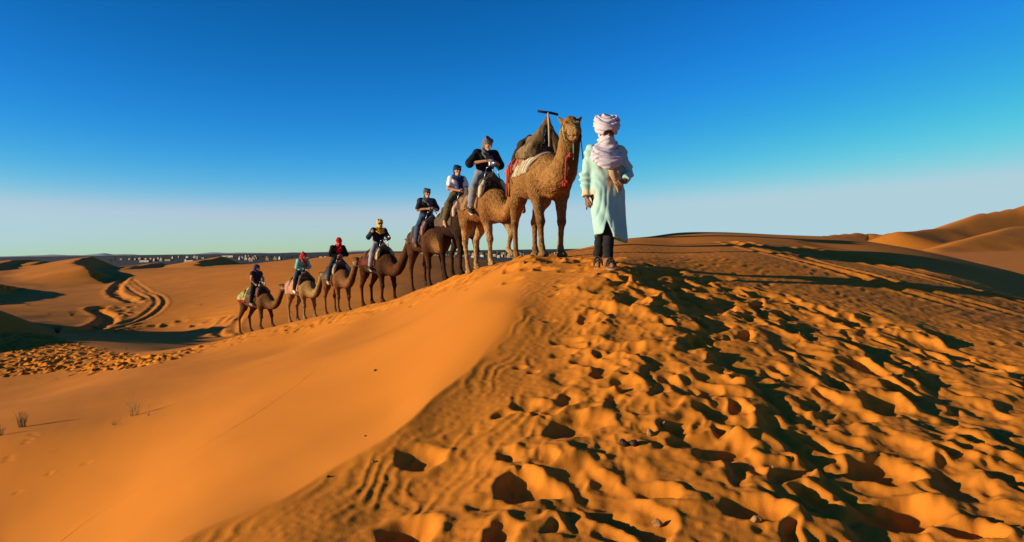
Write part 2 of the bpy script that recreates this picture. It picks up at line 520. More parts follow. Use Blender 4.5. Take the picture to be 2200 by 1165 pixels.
# banks across the trodden ground: the long irregular steps that throw the largest shadows
def bank_step(line_px, drop, wid, fall, wob, seed):
    L = smooth_line(hits(line_px)[:, :2], 6)
    sd, par = poly_sd(XN[::4, ::4], YN[::4, ::4], L)
    A = np.stack([sd, par])
    def up4(A):
        n, m = XN.shape
        i = np.arange(n) / 4.0; j = np.arange(m) / 4.0
        i0 = np.minimum(i.astype(int), A.shape[0] - 2); j0 = np.minimum(j.astype(int), A.shape[1] - 2)
        fi = (i - i0)[:, None]; fj = (j - j0)[None, :]
        return (A[np.ix_(i0, j0)] * (1 - fi) + A[np.ix_(i0 + 1, j0)] * fi) * (1 - fj) + (A[np.ix_(i0, j0 + 1)] * (1 - fi) + A[np.ix_(i0 + 1, j0 + 1)] * fi) * fj
    sd = up4(sd); par = up4(par)
    sd = sd + wob * noise2(XN / 0.28, YN / 0.28, seed) + 0.5 * wob * noise2(XN / 0.11, YN / 0.11, seed + 1)
    # travelling towards the camera, the right-hand bank in the picture lies on the positive side
    end = sstep(0, 0.12 * len(L), par) * sstep(0, 0.10 * len(L), len(L) - 1 - par)
    up = np.exp(-np.clip(-sd, 0, None) / 0.35)
    prof = np.where(sd > 0, 0.25 * drop - 1.25 * drop * sstep(0, wid, sd) , 0.25 * drop * up) + np.where(sd > wid, drop * (1 - np.exp(-np.clip(sd - wid, 0, None) / fall)), 0)
    RN.Z[...] += end * prof
bank_step([(1325,580),(1345,588),(1385,610),(1440,648),(1475,685),(1500,735),(1545,775),(1600,822),(1640,862),(1675,905),(1700,960),(1725,1020),(1765,1085),(1830,1165),(1900,1230)], 0.085, 0.08, 0.5, 0.06, 3)
bank_step([(1700,690),(1790,730),(1900,780),(1980,830),(2050,880),(2130,930),(2230,990)], 0.09, 0.08, 0.5, 0.05, 5)
bank_step([(1960,700),(2050,745),(2140,790),(2250,850)], 0.09, 0.08, 0.6, 0.05, 9)
bank_step([(1530,640),(1600,660),(1680,690),(1740,740)], 0.07, 0.08, 0.5, 0.04, 13)

# footprints, older ones first
def rand_in(poly, n):
    lo = poly.min(0); hi = poly.max(0); out = []
    while len(out) < n:
        q = lo + npr.rand(4 * n, 2) * (hi - lo)
        out += list(q[inpoly(q[:, 0], q[:, 1], poly)])
    return out[:n]
main_dir = math.atan2(bank[0][1] - bank[-1][1], bank[0][0] - bank[-1][0])
for (x, y) in rand_in(dense_poly, 300):
    s = 0.5 + 1.5 * npr.rand() ** 2.2
    RN.pit(x, y, 0.21 * s, 0.105 * s, main_dir + 0.5 * npr.randn(), (0.024 + 0.026 * npr.rand()) * s, 0.010 * s, tilt=0.35 * npr.randn(), wob=0.10)
RN.blur(4)
for (x, y) in rand_in(mid_poly, 90):
    s = 0.4 + 0.6 * npr.rand()
    RN.pit(x, y, 0.16 * s, 0.09 * s, main_dir + 0.7 * npr.randn(), (0.025 + 0.025 * npr.rand()) * s, 0.008 * s, tilt=0.3 * npr.randn(), wob=0.08)
for (x, y) in rand_in(dense_poly, 520):
    s = 0.28 + 0.80 * npr.rand() ** 2.2
    RN.pit(x, y, 0.19 * s, 0.09 * s, main_dir + 0.5 * npr.randn(), (0.045 + 0.04 * npr.rand()) * s, 0.015 * s, tilt=0.25 * npr.randn(), wob=0.12)
# footprints one can point to in the photograph: (px, py, half length in px, direction, depth)
for (px, py, hl, dg, dp) in [(1130,1035,70,0,.13),(900,985,55,15,.08),(1100,975,35,-10,.07),(1240,915,62,10,.12),(880,1150,70,20,.12),(1135,875,40,0,.06),(1080,890,25,20,.05),
                             (1215,735,28,0,.05),(1205,762,26,0,.05),(1260,780,30,-10,.05),(1115,790,14,0,.035),(1145,800,14,0,.035),(1320,748,34,0,.06),(1360,748,30,0,.06),(1190,636,12,0,.03),
                             (1335,820,36,0,.07),(1400,870,50,10,.08),(1500,940,60,20,.09),(1890,1000,70,10,.12),(1930,1095,90,25,.16),(2080,1130,60,30,.14),(1900,870,55,20,.1),(1610,1090,70,10,.1),
                             (1290,670,14,0,.03),(1245,665,14,0,.03),(1180,690,12,0,.025),(1420,1060,55,10,.1),(1560,960,60,15,.1)]:
    q = hit(px, py)
    L = hl / FPX * q[1]
    RN.pit(q[0], q[1], L * 1.15, L * 0.85, math.radians(dg) + 0.5 * npr.randn(), dp, dp * 0.22, tilt=-0.15, wob=0.10)
RN.blur(1)
# slumped sand: the outlines of prints and banks are pulled out of shape
wx = 0.050 * noise2(XN / 0.34, YN / 0.34, 50) + 0.030 * noise2(XN / 0.12, YN / 0.12, 51)
wy = 0.050 * noise2(XN / 0.34, YN / 0.34, 52) + 0.030 * noise2(XN / 0.12, YN / 0.12, 53)
wf = sstep(0.3, 1.2, inr)
RN.Z = RN.sample(np.clip(XN + wx * wf, RN.xs[0], RN.xs[-2]), np.clip(YN + wy * wf, RN.ys[0], RN.ys[-2]))
dn = sstep(0.5, 1.5, inr) * np.clip(0.35 + 0.8 * noise2(XN / 0.55, YN / 0.55, 57), 0.1, 1) * (1 - 0.7 * sstep(8.8, 10.0, YN))
rid = lambda s, k: 1 - np.abs(noise2(XN / s + 0.3 * noise2(XN / s, YN / s, k + 3), YN / s, k))
RN.Z *= 0.62
RN.Z += dn * 0.5 * (0.024 * rid(0.17, 54) ** 2 + 0.011 * rid(0.075, 56) ** 2 + 0.004 * rid(0.035, 58))
# small crumbs of disturbed sand, mostly among the footprints
md = sstep(0.2, 1.3, inr)
RN.Z += md * 0.006 * np.clip(noise2(XN / 0.05, YN / 0.05, 60), 0.15, 1)
RN.Z += mrough * 0.0025 * noise2(XN / 0.035, YN / 0.035, 61)
# wind ripples between the smooth face and the footprints, and over the whole right-hand back slope
warp = 2.6 * noise2(XN / 0.30, YN / 0.42, 62) + 1.1 * noise2(XN / 0.13, YN / 0.17, 63)
ph = (XN * 0.95 - YN * 0.30) * 2 * math.pi / 0.120 + warp * 2.3
rp = 0.5 + 0.5 * np.sin(ph); rp = rp ** 1.4
amp = sstep(-0.04, 0.12, inr) * (1 - 0.75 * sstep(0.9, 1.9, inr) * (1 - sstep(8.6, 10.5, YN))) * (0.15 + 0.85 * sstep(-0.5, 0.45, noise2(XN / 0.33, YN / 0.45, 64)))
far_r = sstep(0, 1, (YN - 8.4) * 0.7 + (XN - 1.8) * 0.10)
RN.Z += 0.0062 * amp * rp * (1 - far_r)
ph2 = (XN * 0.62 - YN * 0.78) * 2 * math.pi / 0.21 + warp * 1.3
RN.Z += 0.011 * far_r * mrough * (0.5 + 0.5 * np.sin(ph2)) * (0.6 + 0.4 * noise2(XN / 0.8, YN / 0.8, 65)) * (1 - sstep(11.2, 12.6, YN))

def fade_edges(R, w):
    fx = sstep(0, w, R.X - R.xs[0]) * sstep(0, w, R.xs[-1] - R.X)
    fy = sstep(0, w, R.Y - R.ys[0]) * sstep(0, w, R.ys[-1] - R.Y)
    R.Z *= fx * fy

# --- middle raster: caravan's crest, tracks on the right, trodden lip at the far left
RM = Raster(-44, 17, 9, 62, 0.06)
tracks = [[(1590,519),(1700,547),(1800,575),(1900,602),(2000,629),(2100,655),(2230,690)],
          [(1560,519),(1660,547),(1760,573),(1860,603),(1960,633),(2060,662),(2200,706)],
          [(1720,530),(1800,545),(1900,564),(2000,588),(2100,611),(2230,643)],
          [(1690,530),(1780,549),(1880,570),(1980,594),(2080,621),(2230,660)]]
for i, t in enumerate(tracks):
    for R, wd in ((RM, 0.11),):
        path_carve(R, smooth_line(hits(t, d0=8, d1=24)[:, :2], 4), wd, 0.014, 0.020, mod=0.12, seed=70 + i)
# hoof prints strung along the crest
trail_px = [(1290,575),(1180,566),(1065,577),(985,600),(912,627),(815,660),(725,680),(650,700),(545,722),(440,745),(330,768),(250,790)]
tw = smooth_line(hits(trail_px, d0=8, d1=45)[:, :2], 20)
for i in range(330):
    k = npr.randint(len(tw)); q = tw[k] + npr.randn(2) * np.array([0.28, 0.5])
    RM.pit(q[0], q[1], 0.17, 0.12, npr.rand() * 3, 0.03 + 0.03 * npr.rand(), 0.012, wob=0.1)
lip = hits([(0,716),(60,714),(140,735),(240,756),(330,768),(420,745),(440,752),(330,785),(230,800),(110,800),(0,812)], d0=18, d1=75)[:, :2]
for (x, y) in rand_in(lip, 900):
    s = 0.45 + 0.5 * npr.rand()
    RM.pit(x, y, 0.34 * s, 0.20 * s, npr.rand() * 3.1, 0.20 * s, 0.06 * s, wob=0.1)
# scattered single prints on the smooth face
for (px, py) in [(160,815),(150,822),(140,829),(132,836),(125,842),(118,848),(50,842),(35,858),(50,879),(55,887),(75,936),(62,945),(55,952),(70,932),(20,982),(17,990),(185,995),(245,1027),(105,1018),(40,1058),(300,800),(240,810),(170,800),(330,803),(470,780),(480,790),(560,760),(610,745),(370,842),(850,655),(910,668),(700,690)]:
    q = hit(px, py, d0=4, d1=45)
    for R in ((RN,) if (RN.xs[0] + .4 < q[0] < RN.xs[-1] - .4 and q[1] < RN.ys[-1] - .4) else (RM,)):
        R.pit(q[0], q[1], 0.07, 0.05, npr.rand() * 3, 0.016, 0.004)

fade_edges(RM, 1.5)
# hairline crack running down the smooth face
RL = Raster(-7.5, -1.2, 4.5, 13.5, 0.012)
path_carve(RL, smooth_line(hits([(120,1172),(200,1112),(300,1050),(390,990),(470,938),(550,890),(620,842),(680,795)], d0=4, d1=30)[:, :2], 8), 0.012, 0.008, 0.003, mod=0.6, seed=88)

# --- far raster: tracks and trampled lines in the valley
RF = Raster(-120, 40, 50, 330, 0.35)
path_carve(RF, smooth_line(hits([(276,592),(262,604),(248,622),(250,632),(272,642),(292,650)], d0=70)[:, :2], 6), 1.1, 0.40, 0.12, mod=0.6, seed=80)
path_carve(RF, smooth_line(hits([(222,658),(206,664),(212,670),(230,678),(232,688),(215,700),(190,708),(150,713)], d0=60)[:, :2], 6), 1.0, 0.36, 0.10, mod=0.5, seed=81)
for i, t in enumerate([[(312,628),(332,640),(335,652),(320,668),(290,686),(240,703),(190,712)], [(330,628),(350,640),(353,654),(338,670),(305,688),(255,704),(200,714)],
                       [(285,600),(300,612),(315,622),(330,634)], [(265,606),(280,622),(300,634),(314,642)],
                       [(520,668),(490,678),(474,694),(466,710),(470,722)], [(520,674),(497,684),(484,698),(478,712),(483,724)], [(522,680),(508,690),(500,704),(500,716)],
                       [(250,706),(330,692),(420,680),(500,668)], [(240,710),(330,699),(420,688),(500,676)], [(260,712),(340,704),(440,694)]]):
    path_carve(RF, smooth_line(hits(t, d0=60)[:, :2], 6), 0.42, 0.10, 0.07, mod=0.3, seed=90 + i)
for (px, py) in [(265,668),(258,662),(250,680),(244,690),(268,676),(283,660),(288,672),(240,640),(236,625),(300,650),(310,645),(390,690),(420,700),(360,700),(330,700),(450,690)]:
    q = hit(px, py, d0=60)
    RF.pit(q[0], q[1], 0.9, 0.7, npr.rand() * 3, 0.3, 0.12)
fade_edges(RF, 8)
fade_edges(RN, 0.35)

def ground(x, y):
    x = np.asarray(x, float); y = np.asarray(y, float)
    return ground0(x, y) + RN.sample(x, y) + RM.sample(x, y) + RF.sample(x, y) + RL.sample(x, y)
def gz(x, y):
    return float(ground(np.array([x]), np.array([y]))[0])

# ------------------------------------------------------------------ the sand sheet (polar grid round the camera, out to the gravel plain)
def build_sand():
    rs = [0.0, 0.5, 0.9, 1.3, 1.7, 2.1, 2.4]
    r = 2.6
    while r < 1500:
        rs.append(r)
        if r < 3.2: dr = 0.03
        elif r < 10: dr = 0.017
        elif r < 20: dr = 0.042
        elif r < 45: dr = 0.10
        elif r < 70: dr = 0.2
        elif r < 320: dr = r * 0.0062
        elif r < 700: dr = r * 0.010
        else: dr = r * 0.03
        r += dr
    rs = np.array(rs)
    dense = np.linspace(-0.615, 0.615, 780)
    side = 0.615 + (math.pi - 0.615) * (np.arange(1, 43) / 42.0) ** 1.7
    az = np.concatenate([-side[::-1], dense, side[:-1]])
    na, nr = len(az), len(rs)
    A, R = np.meshgrid(az, rs, indexing='ij')
    X = R * np.sin(A); Y = R * np.cos(A)
    Z = np.empty_like(X)
    for i in range(0, na, 60):
        Z[i:i + 60] = ground(X[i:i + 60], Y[i:i + 60])
    Z[:, 0] = -1.62
    V = np.stack([X, Y, Z], -1).reshape(-1, 3)
    i = np.arange(na)[:, None]; j = np.arange(nr - 1)[None, :]
    i2 = (i + 1) % na
    Fq = np.stack([i * nr + j, i * nr + j + 1, i2 * nr + j + 1, i2 * nr + j], -1).reshape(-1, 4)
    print('sand quads', len(Fq))
    me = mesh_np('sand_dune', V, Fq)
    me.flip_normals() if me.polygons[len(me.polygons) // 2].normal.z < 0 else None
    return me

def sand_material():
    m = bpy.data.materials.new('sand')
    m.use_nodes = True
    nt = m.node_tree; n = nt.nodes; l = nt.links
    b = n['Principled BSDF']
    b.inputs['Roughness'].default_value = 0.95
    b.inputs['Specular IOR Level'].default_value = 0.08
    geo = n.new('ShaderNodeNewGeometry')
    n1 = n.new('ShaderNodeTexNoise'); n1.inputs['Scale'].default_value = 0.35; n1.inputs['Detail'].default_value = 6
    n2 = n.new('ShaderNodeTexNoise'); n2.inputs['Scale'].default_value = 420; n2.inputs['Detail'].default_value = 2
    l.new(geo.outputs['Position'], n1.inputs['Vector']); l.new(geo.outputs['Position'], n2.inputs['Vector'])
    r1 = n.new('ShaderNodeValToRGB')
    r1.color_ramp.elements[0].position = 0.3; r1.color_ramp.elements[0].color = (0.54, 0.166, 0.016, 1)
    r1.color_ramp.elements[1].position = 0.7; r1.color_ramp.elements[1].color = (0.62, 0.193, 0.019, 1)
    l.new(n1.outputs['Fac'], r1.inputs[0])
    mx = n.new('ShaderNodeMix'); mx.data_type = 'RGBA'; mx.blend_type = 'MULTIPLY'; mx.inputs['Factor'].default_value = 0.30
    r2 = n.new('ShaderNodeValToRGB')
    r2.color_ramp.elements[0].position = 0.35; r2.color_ramp.elements[0].color = (0.45, 0.42, 0.40, 1)
    r2.color_ramp.elements[1].position = 0.65; r2.color_ramp.elements[1].color = (1, 1, 1, 1)
    l.new(n2.outputs['Fac'], r2.inputs[0])
    l.new(r1.outputs[0], mx.inputs['A']); l.new(r2.outputs[0], mx.inputs['B'])
    l.new(mx.outputs['Result'], b.inputs['Base Color'])
    n3 = n.new('ShaderNodeTexNoise'); n3.inputs['Scale'].default_value = 95; n3.inputs['Detail'].default_value = 4
    l.new(geo.outputs['Position'], n3.inputs['Vector'])
    bp = n.new('ShaderNodeBump'); bp.inputs['Strength'].default_value = 0.35; bp.inputs['Distance'].default_value = 0.004
    l.new(n3.outputs['Fac'], bp.inputs['Height']); l.new(bp.outputs[0], b.inputs['Normal'])
    return m
M_SAND = sand_material()
tag(link('sand_dune', build_sand(), M_SAND), kind='structure')

# gravel plain reaching the horizon
def build_plain():
    rs = np.array([0, 300, 450, 600, 800, 1000, 1300, 1700, 2200, 3000, 4500, 7000, 11000, 17000, 26000, 40000, 60000.0])
    az = np.linspace(-math.pi, math.pi, 145)[:-1]
    A, R = np.meshgrid(az, rs, indexing='ij')
    X = R * np.sin(A); Y = R * np.cos(A)
    Z = -13.0 + 0 * X
    V = np.stack([X, Y, Z], -1).reshape(-1, 3)
    na, nr = len(az), len(rs)
    i = np.arange(na)[:, None]; j = np.arange(nr - 1)[None, :]; i2 = (i + 1) % na
    return mesh_np('plain', V, np.stack([i * nr + j, i2 * nr + j, i2 * nr + j + 1, i * nr + j + 1], -1).reshape(-1, 4))
M_PLAIN = material('gravel_plain', (0.055, 0.042, 0.040, 1), (0.035, 0.027, 0.026, 1), scale=0.004, rough=0.95)
tag(link('gravel_plain', build_plain(), M_PLAIN), kind='structure')
# ------------------------------------------------------------------ figures: smooth unions of tapered limbs, polygonised into one continuous skin
class Field:
    def __init__(s, lo, hi, h):
        s.lo = np.array(lo, float); s.h = h
        s.n = [int((hi[i] - lo[i]) / h) + 2 for i in range(3)]
        s.ax = [lo[i] + np.arange(s.n[i]) * h for i in range(3)]
        s.F = np.full(s.n, 10.0, dtype=np.float32)
    def win(s, lo, hi):
        sl = []
        for i in range(3):
            a = max(0, int((lo[i] - s.lo[i]) / s.h)); b = min(s.n[i], int((hi[i] - s.lo[i]) / s.h) + 2)
            if b <= a: return None, None
            sl.append(slice(a, b))
        X = s.ax[0][sl[0]][:, None, None]; Y = s.ax[1][sl[1]][None, :, None]; Z = s.ax[2][sl[2]][None, None, :]
        return tuple(sl), (X, Y, Z)
    def put(s, sl, d, k, op='u'):
        if op == 'u': s.F[sl] = smin(s.F[sl], d, k) if k > 0 else np.minimum(s.F[sl], d)
        else: s.F[sl] = smax(s.F[sl], -d, k)
    def cone(s, a, b, ra, rb, k=0.03, op='u', flat=None):
        """tapered limb from a to b; flat=(axis vector, factor) squeezes it along an axis"""
        a = np.array(a, float); b = np.array(b, float)
        m = max(ra, rb) * (max(1, 1) if flat is None else max(1, 1 / flat[1] if flat[1] < 1 else 1)) + k * 1.5 + 3 * s.h
        sl, c = s.win(np.minimum(a, b) - m, np.maximum(a, b) + m)
        if sl is None: return
        e = b - a; L2 = max((e ** 2).sum(), 1e-9)
        px, py, pz = c[0] - a[0], c[1] - a[1], c[2] - a[2]
        t = np.clip((px * e[0] + py * e[1] + pz * e[2]) / L2, 0, 1)
        qx, qy, qz = px - t * e[0], py - t * e[1], pz - t * e[2]
        d2 = qx * qx + qy * qy + qz * qz
        if flat is not None:
            f = np.array(flat[0], float); f /= np.linalg.norm(f)
            w = qx * f[0] + qy * f[1] + qz * f[2]
            d2 = d2 + (1 / flat[1] ** 2 - 1) * w * w
        s.put(sl, np.sqrt(d2) - (ra + (rb - ra) * t), k, op)
    def chain(s, pts, rs, k=0.03, **kw):
        for i in range(len(pts) - 1): s.cone(pts[i], pts[i + 1], rs[i], rs[i + 1], k, **kw)
    def ball(s, c, r, k=0.03, op='u', rot=None):
        c = np.array(c, float); r = np.array(r if hasattr(r, '__len__') else (r, r, r), float)
        m = r.max() + k * 1.5 + 3 * s.h
        sl, g = s.win(c - m, c + m)
        if sl is None: return
        p = [g[0] - c[0], g[1] - c[1], g[2] - c[2]]
        if rot is not None:
            p = [p[0] * rot[0][i] + p[1] * rot[1][i] + p[2] * rot[2][i] for i in range(3)]
        k0 = np.sqrt((p[0] / r[0]) ** 2 + (p[1] / r[1]) ** 2 + (p[2] / r[2]) ** 2)
        k1 = np.sqrt((p[0] / r[0] ** 2) ** 2 + (p[1] / r[1] ** 2) ** 2 + (p[2] / r[2] ** 2) ** 2) + 1e-9
        s.put(sl, np.where(k0 < 1e-3, -r.min(), k0 * (k0 - 1) / k1), k, op)
    def torus(s, c, nrm, R, r, k=0.01, ell=1.0, ax=None, op='u'):
        """ring round c with axis nrm; ell stretches it along ax"""
        c = np.array(c, float); n = np.array(nrm, float); n /= np.linalg.norm(n)
        m = R * max(1, ell) + r + k * 1.5 + 3 * s.h
        sl, g = s.win(c - m, c + m)
        if sl is None: return
        p = [g[0] - c[0], g[1] - c[1], g[2] - c[2]]
        hgt = p[0] * n[0] + p[1] * n[1] + p[2] * n[2]
        q = [p[i] - hgt * n[i] for i in range(3)]
        d2 = q[0] ** 2 + q[1] ** 2 + q[2] ** 2
        if ax is not None:
            a = np.array(ax, float); a = a - (a @ n) * n; a /= np.linalg.norm(a)
            u = q[0] * a[0] + q[1] * a[1] + q[2] * a[2]
            d2 = d2 + (1 / ell ** 2 - 1) * u * u
        s.put(sl, np.sqrt((np.sqrt(d2) - R) ** 2 + hgt ** 2) - r, k, op)
    def box(s, lo, hi, k=0.0, op='u'):
        c = (np.array(lo) + np.array(hi)) / 2; e = (np.array(hi) - np.array(lo)) / 2
        sl, g = s.win(c - e - k - 3 * s.h, c + e + k + 3 * s.h)
        if sl is None: return
        q = [np.abs(g[i] - c[i]) - e[i] for i in range(3)]
        d = np.maximum(np.maximum(q[0], q[1]), q[2]) + np.zeros(np.broadcast_shapes(*[x.shape for x in q]))
        s.put(sl, d, k, op)
    def cut(s, nrm, off, k=0.0):
        """keep only the side where n.p < off"""
        n = np.array(nrm, float)
        d = s.ax[0][:, None, None] * n[0] + s.ax[1][None, :, None] * n[1] + s.ax[2][None, None, :] * n[2] - off
        s.F = smax(s.F, d, k) if k else np.maximum(s.F, d)
    def grow(s, d): s.F = s.F - d
    def rough(s, amp, scale, seed=0, st=(1, 1, 1)):
        near = np.abs(s.F) < 6 * amp + 2 * s.h
        I = np.nonzero(near)
        x = s.ax[0][I[0]]; y = s.ax[1][I[1]]; z = s.ax[2][I[2]]
        s.F[I] += amp * noise3(x / scale * st[0], y / scale * st[1], z / scale * st[2], seed)
    def fn(s, f):
        """add a displacement f(x,y,z) near the surface"""
        I = np.nonzero(np.abs(s.F) < 0.09)
        s.F[I] += f(s.ax[0][I[0]], s.ax[1][I[1]], s.ax[2][I[2]])
    def mesh(s, name, relax=1):
        F = s.F.copy()
        F[0], F[-1] = 1, 1; F[:, 0], F[:, -1] = 1, 1; F[:, :, 0], F[:, :, -1] = 1, 1
        I = F < 0
        nx, ny, nz = F.shape
        cnt = np.zeros((nx - 1, ny - 1, nz - 1), np.uint8)
        for i in (0, 1):
            for j in (0, 1):
                for k in (0, 1):
                    cnt += I[i:nx - 1 + i, j:ny - 1 + j, k:nz - 1 + k]
        act = (cnt > 0) & (cnt < 8)
        idx = np.nonzero(act)
        nid = np.full(act.shape, -1, np.int32); nid[idx] = np.arange(len(idx[0]))
        acc = np.zeros((len(idx[0]), 3)); num = np.zeros(len(idx[0]))
        cr = [(i, j, k) for i in (0, 1) for j in (0, 1) for k in (0, 1)]
        for a in cr:
            for ax in range(3):
                if a[ax] == 1: continue
                b = list(a); b[ax] = 1
                fa = F[idx[0] + a[0], idx[1] + a[1], idx[2] + a[2]]; fb = F[idx[0] + b[0], idx[1] + b[1], idx[2] + b[2]]
                m = (fa < 0) != (fb < 0)
                t = np.where(m, fa / np.where(fa == fb, 1, fa - fb), 0)
                for c in range(3):
                    acc[:, c] += m * (a[c] + (t if c == ax else 0))
                num += m
        V = acc / num[:, None] + np.stack(idx, 1)
        quads = []
        for ax in range(3):
            o = [(1, 2), (2, 0), (0, 1)][ax]
            A = [slice(None)] * 3; B = [slice(None)] * 3
            A[ax] = slice(0, -1); B[ax] = slice(1, None)
            ch = I[tuple(A)] != I[tuple(B)]
            e = np.nonzero(ch)
            e = [np.array(v) for v in e]
            ok = (e[o[0]] > 0) & (e[o[1]] > 0) & (e[o[0]] < act.shape[o[0]]) & (e[o[1]] < act.shape[o[1]])
            e = [v[ok] for v in e]
            ins = I[e[0], e[1], e[2]]
            def cell(du, dv):
                q = [e[0].copy(), e[1].copy(), e[2].copy()]
                q[o[0]] = q[o[0]] + du; q[o[1]] = q[o[1]] + dv
                return nid[q[0], q[1], q[2]]
            q = np.stack([cell(-1, -1), cell(0, -1), cell(0, 0), cell(-1, 0)], 1)
            q[~ins] = q[~ins][:, ::-1]
            quads.append(q)
        Q = np.concatenate(quads)
        if relax:
            E = np.concatenate([Q[:, [0, 1]], Q[:, [1, 2]], Q[:, [2, 3]], Q[:, [3, 0]]])
            for _ in range(relax):
                S = np.zeros_like(V); C = np.zeros(len(V))
                for c in range(3):
                    S[:, c] = np.bincount(E[:, 0], V[E[:, 1], c], len(V)) + np.bincount(E[:, 1], V[E[:, 0], c], len(V))
                C = np.bincount(E[:, 0], minlength=len(V)) + np.bincount(E[:, 1], minlength=len(V))
                V = 0.5 * V + 0.5 * S / np.maximum(C, 1)[:, None]
        V = V * s.h + s.lo
        return V, Q

def set_tint(me, V, f):
    """natural coat or cloth pattern as a colour attribute"""
    col = f(V[:, 0], V[:, 1], V[:, 2])
    if col.shape[1] == 3: col = np.hstack([col, np.ones((len(col), 1))])
    a = me.color_attributes.new('tint', 'FLOAT_COLOR', 'POINT')
    a.data.foreach_set('color', col.astype(np.float32).ravel())

def tint_material(name, rough=0.9, bump=0.4, bscale=60.0, bdist=0.01, var=0.35, vscale=14.0, spec=0.1, sheen=0.0, stretch=None):
    m = material(name, (1, 1, 1, 1), (1 - var, 1 - var, 1 - var, 1), scale=vscale, rough=rough, bump=bump, bscale=bscale, bdist=bdist, spec=spec, sheen=sheen, stretch=stretch)
    nt = m.node_tree; n = nt.nodes; l = nt.links
    at = n.new('ShaderNodeAttribute'); at.attribute_name = 'tint'
    mx = n.new('ShaderNodeMix'); mx.data_type = 'RGBA'; mx.blend_type = 'MULTIPLY'; mx.inputs['Factor'].default_value = 1.0
    l.new(n[m['ramp']].outputs[0], mx.inputs['A']); l.new(at.outputs['Color'], mx.inputs['B'])
    l.new(mx.outputs['Result'], n['Principled BSDF'].inputs['Base Color'])
    return m

def field_obj(F, name, mat, parent, relax=1, tint=None):
    V, Q = F.mesh(name, relax)
    me = mesh_np(name, V, Q)
    if tint is not None: set_tint(me, V, tint)
    return link(name, me, mat, parent)

def tube_np(pts, rad, n=8, closed_ends=True):
    """swept tube; rad a number or one per point"""
    pts = np.asarray(pts, float); m = len(pts)
    rad = np.full(m, rad) if np.isscalar(rad) else np.asarray(rad, float)
    T = np.gradient(pts, axis=0); T /= np.linalg.norm(T, axis=1)[:, None] + 1e-12
    up = np.array([0, 0, 1.0]) if abs(T[0][2]) < 0.9 else np.array([1.0, 0, 0])
    V = []
    u = np.cross(T[0], up); u /= np.linalg.norm(u)
    for i in range(m):
        u = u - (u @ T[i]) * T[i]; u /= np.linalg.norm(u) + 1e-12
        v = np.cross(T[i], u)
        for k in range(n):
            a = 2 * math.pi * k / n
            V.append(pts[i] + rad[i] * (math.cos(a) * u + math.sin(a) * v))
    Fq = []
    for i in range(m - 1):
        for k in range(n):
            k2 = (k + 1) % n
            Fq.append((i * n + k, i * n + k2, (i + 1) * n + k2, (i + 1) * n + k))
    V = np.array(V); Ft = []
    if closed_ends:
        V = np.vstack([V, pts[0], pts[-1]])
        for k in range(n):
            k2 = (k + 1) % n
            Ft.append((m * n, k2, k)); Ft.append((m * n + 1, (m - 1) * n + k, (m - 1) * n + k2))
    return V, np.array(Fq, np.int32), np.array(Ft, np.int32).reshape(-1, 3)

def merge_parts(parts):
    Vs, Q, T, o = [], [], [], 0
    for p in parts:
        V, q, t = p
        Vs.append(V)
        if len(q): Q.append(np.asarray(q) + o)
        if len(t): T.append(np.asarray(t) + o)
        o += len(V)
    F = []
    if Q: F.append(np.concatenate(Q))
    if T: F.append(np.concatenate(T))
    return np.vstack(Vs), F

def tubes_obj(name, lst, mat, parent=None, n=8):
    parts = [tube_np(p, r, n) for p, r in lst]
    V, F = merge_parts(parts)
    return link(name, mesh_np(name, V, F), mat, parent)

def sag(a, b, drop, n=14):
    a = np.array(a, float); b = np.array(b, float)
    t = np.linspace(0, 1, n)[:, None]
    p = a + (b - a) * t
    p[:, 2] -= drop * 4 * (t * (1 - t))[:, 0]
    return p
# ------------------------------------------------------------------ camels
M_COAT = tint_material('camel_coat', rough=0.95, bump=0.9, bscale=38, bdist=0.02, var=0.45, vscale=11)
M_WOOL = tint_material('camel_wool', rough=0.97, bump=1.0, bscale=30, bdist=0.04, var=0.42, vscale=16)
M_EYE = material('camel_eye', (0.012, 0.008, 0.006, 1), rough=0.15, spec=0.6)
M_HOOF = material('hoof', (0.05, 0.035, 0.025, 1), rough=0.8)

def nrm(v):
    v = np.array(v, float); return v / np.linalg.norm(v)

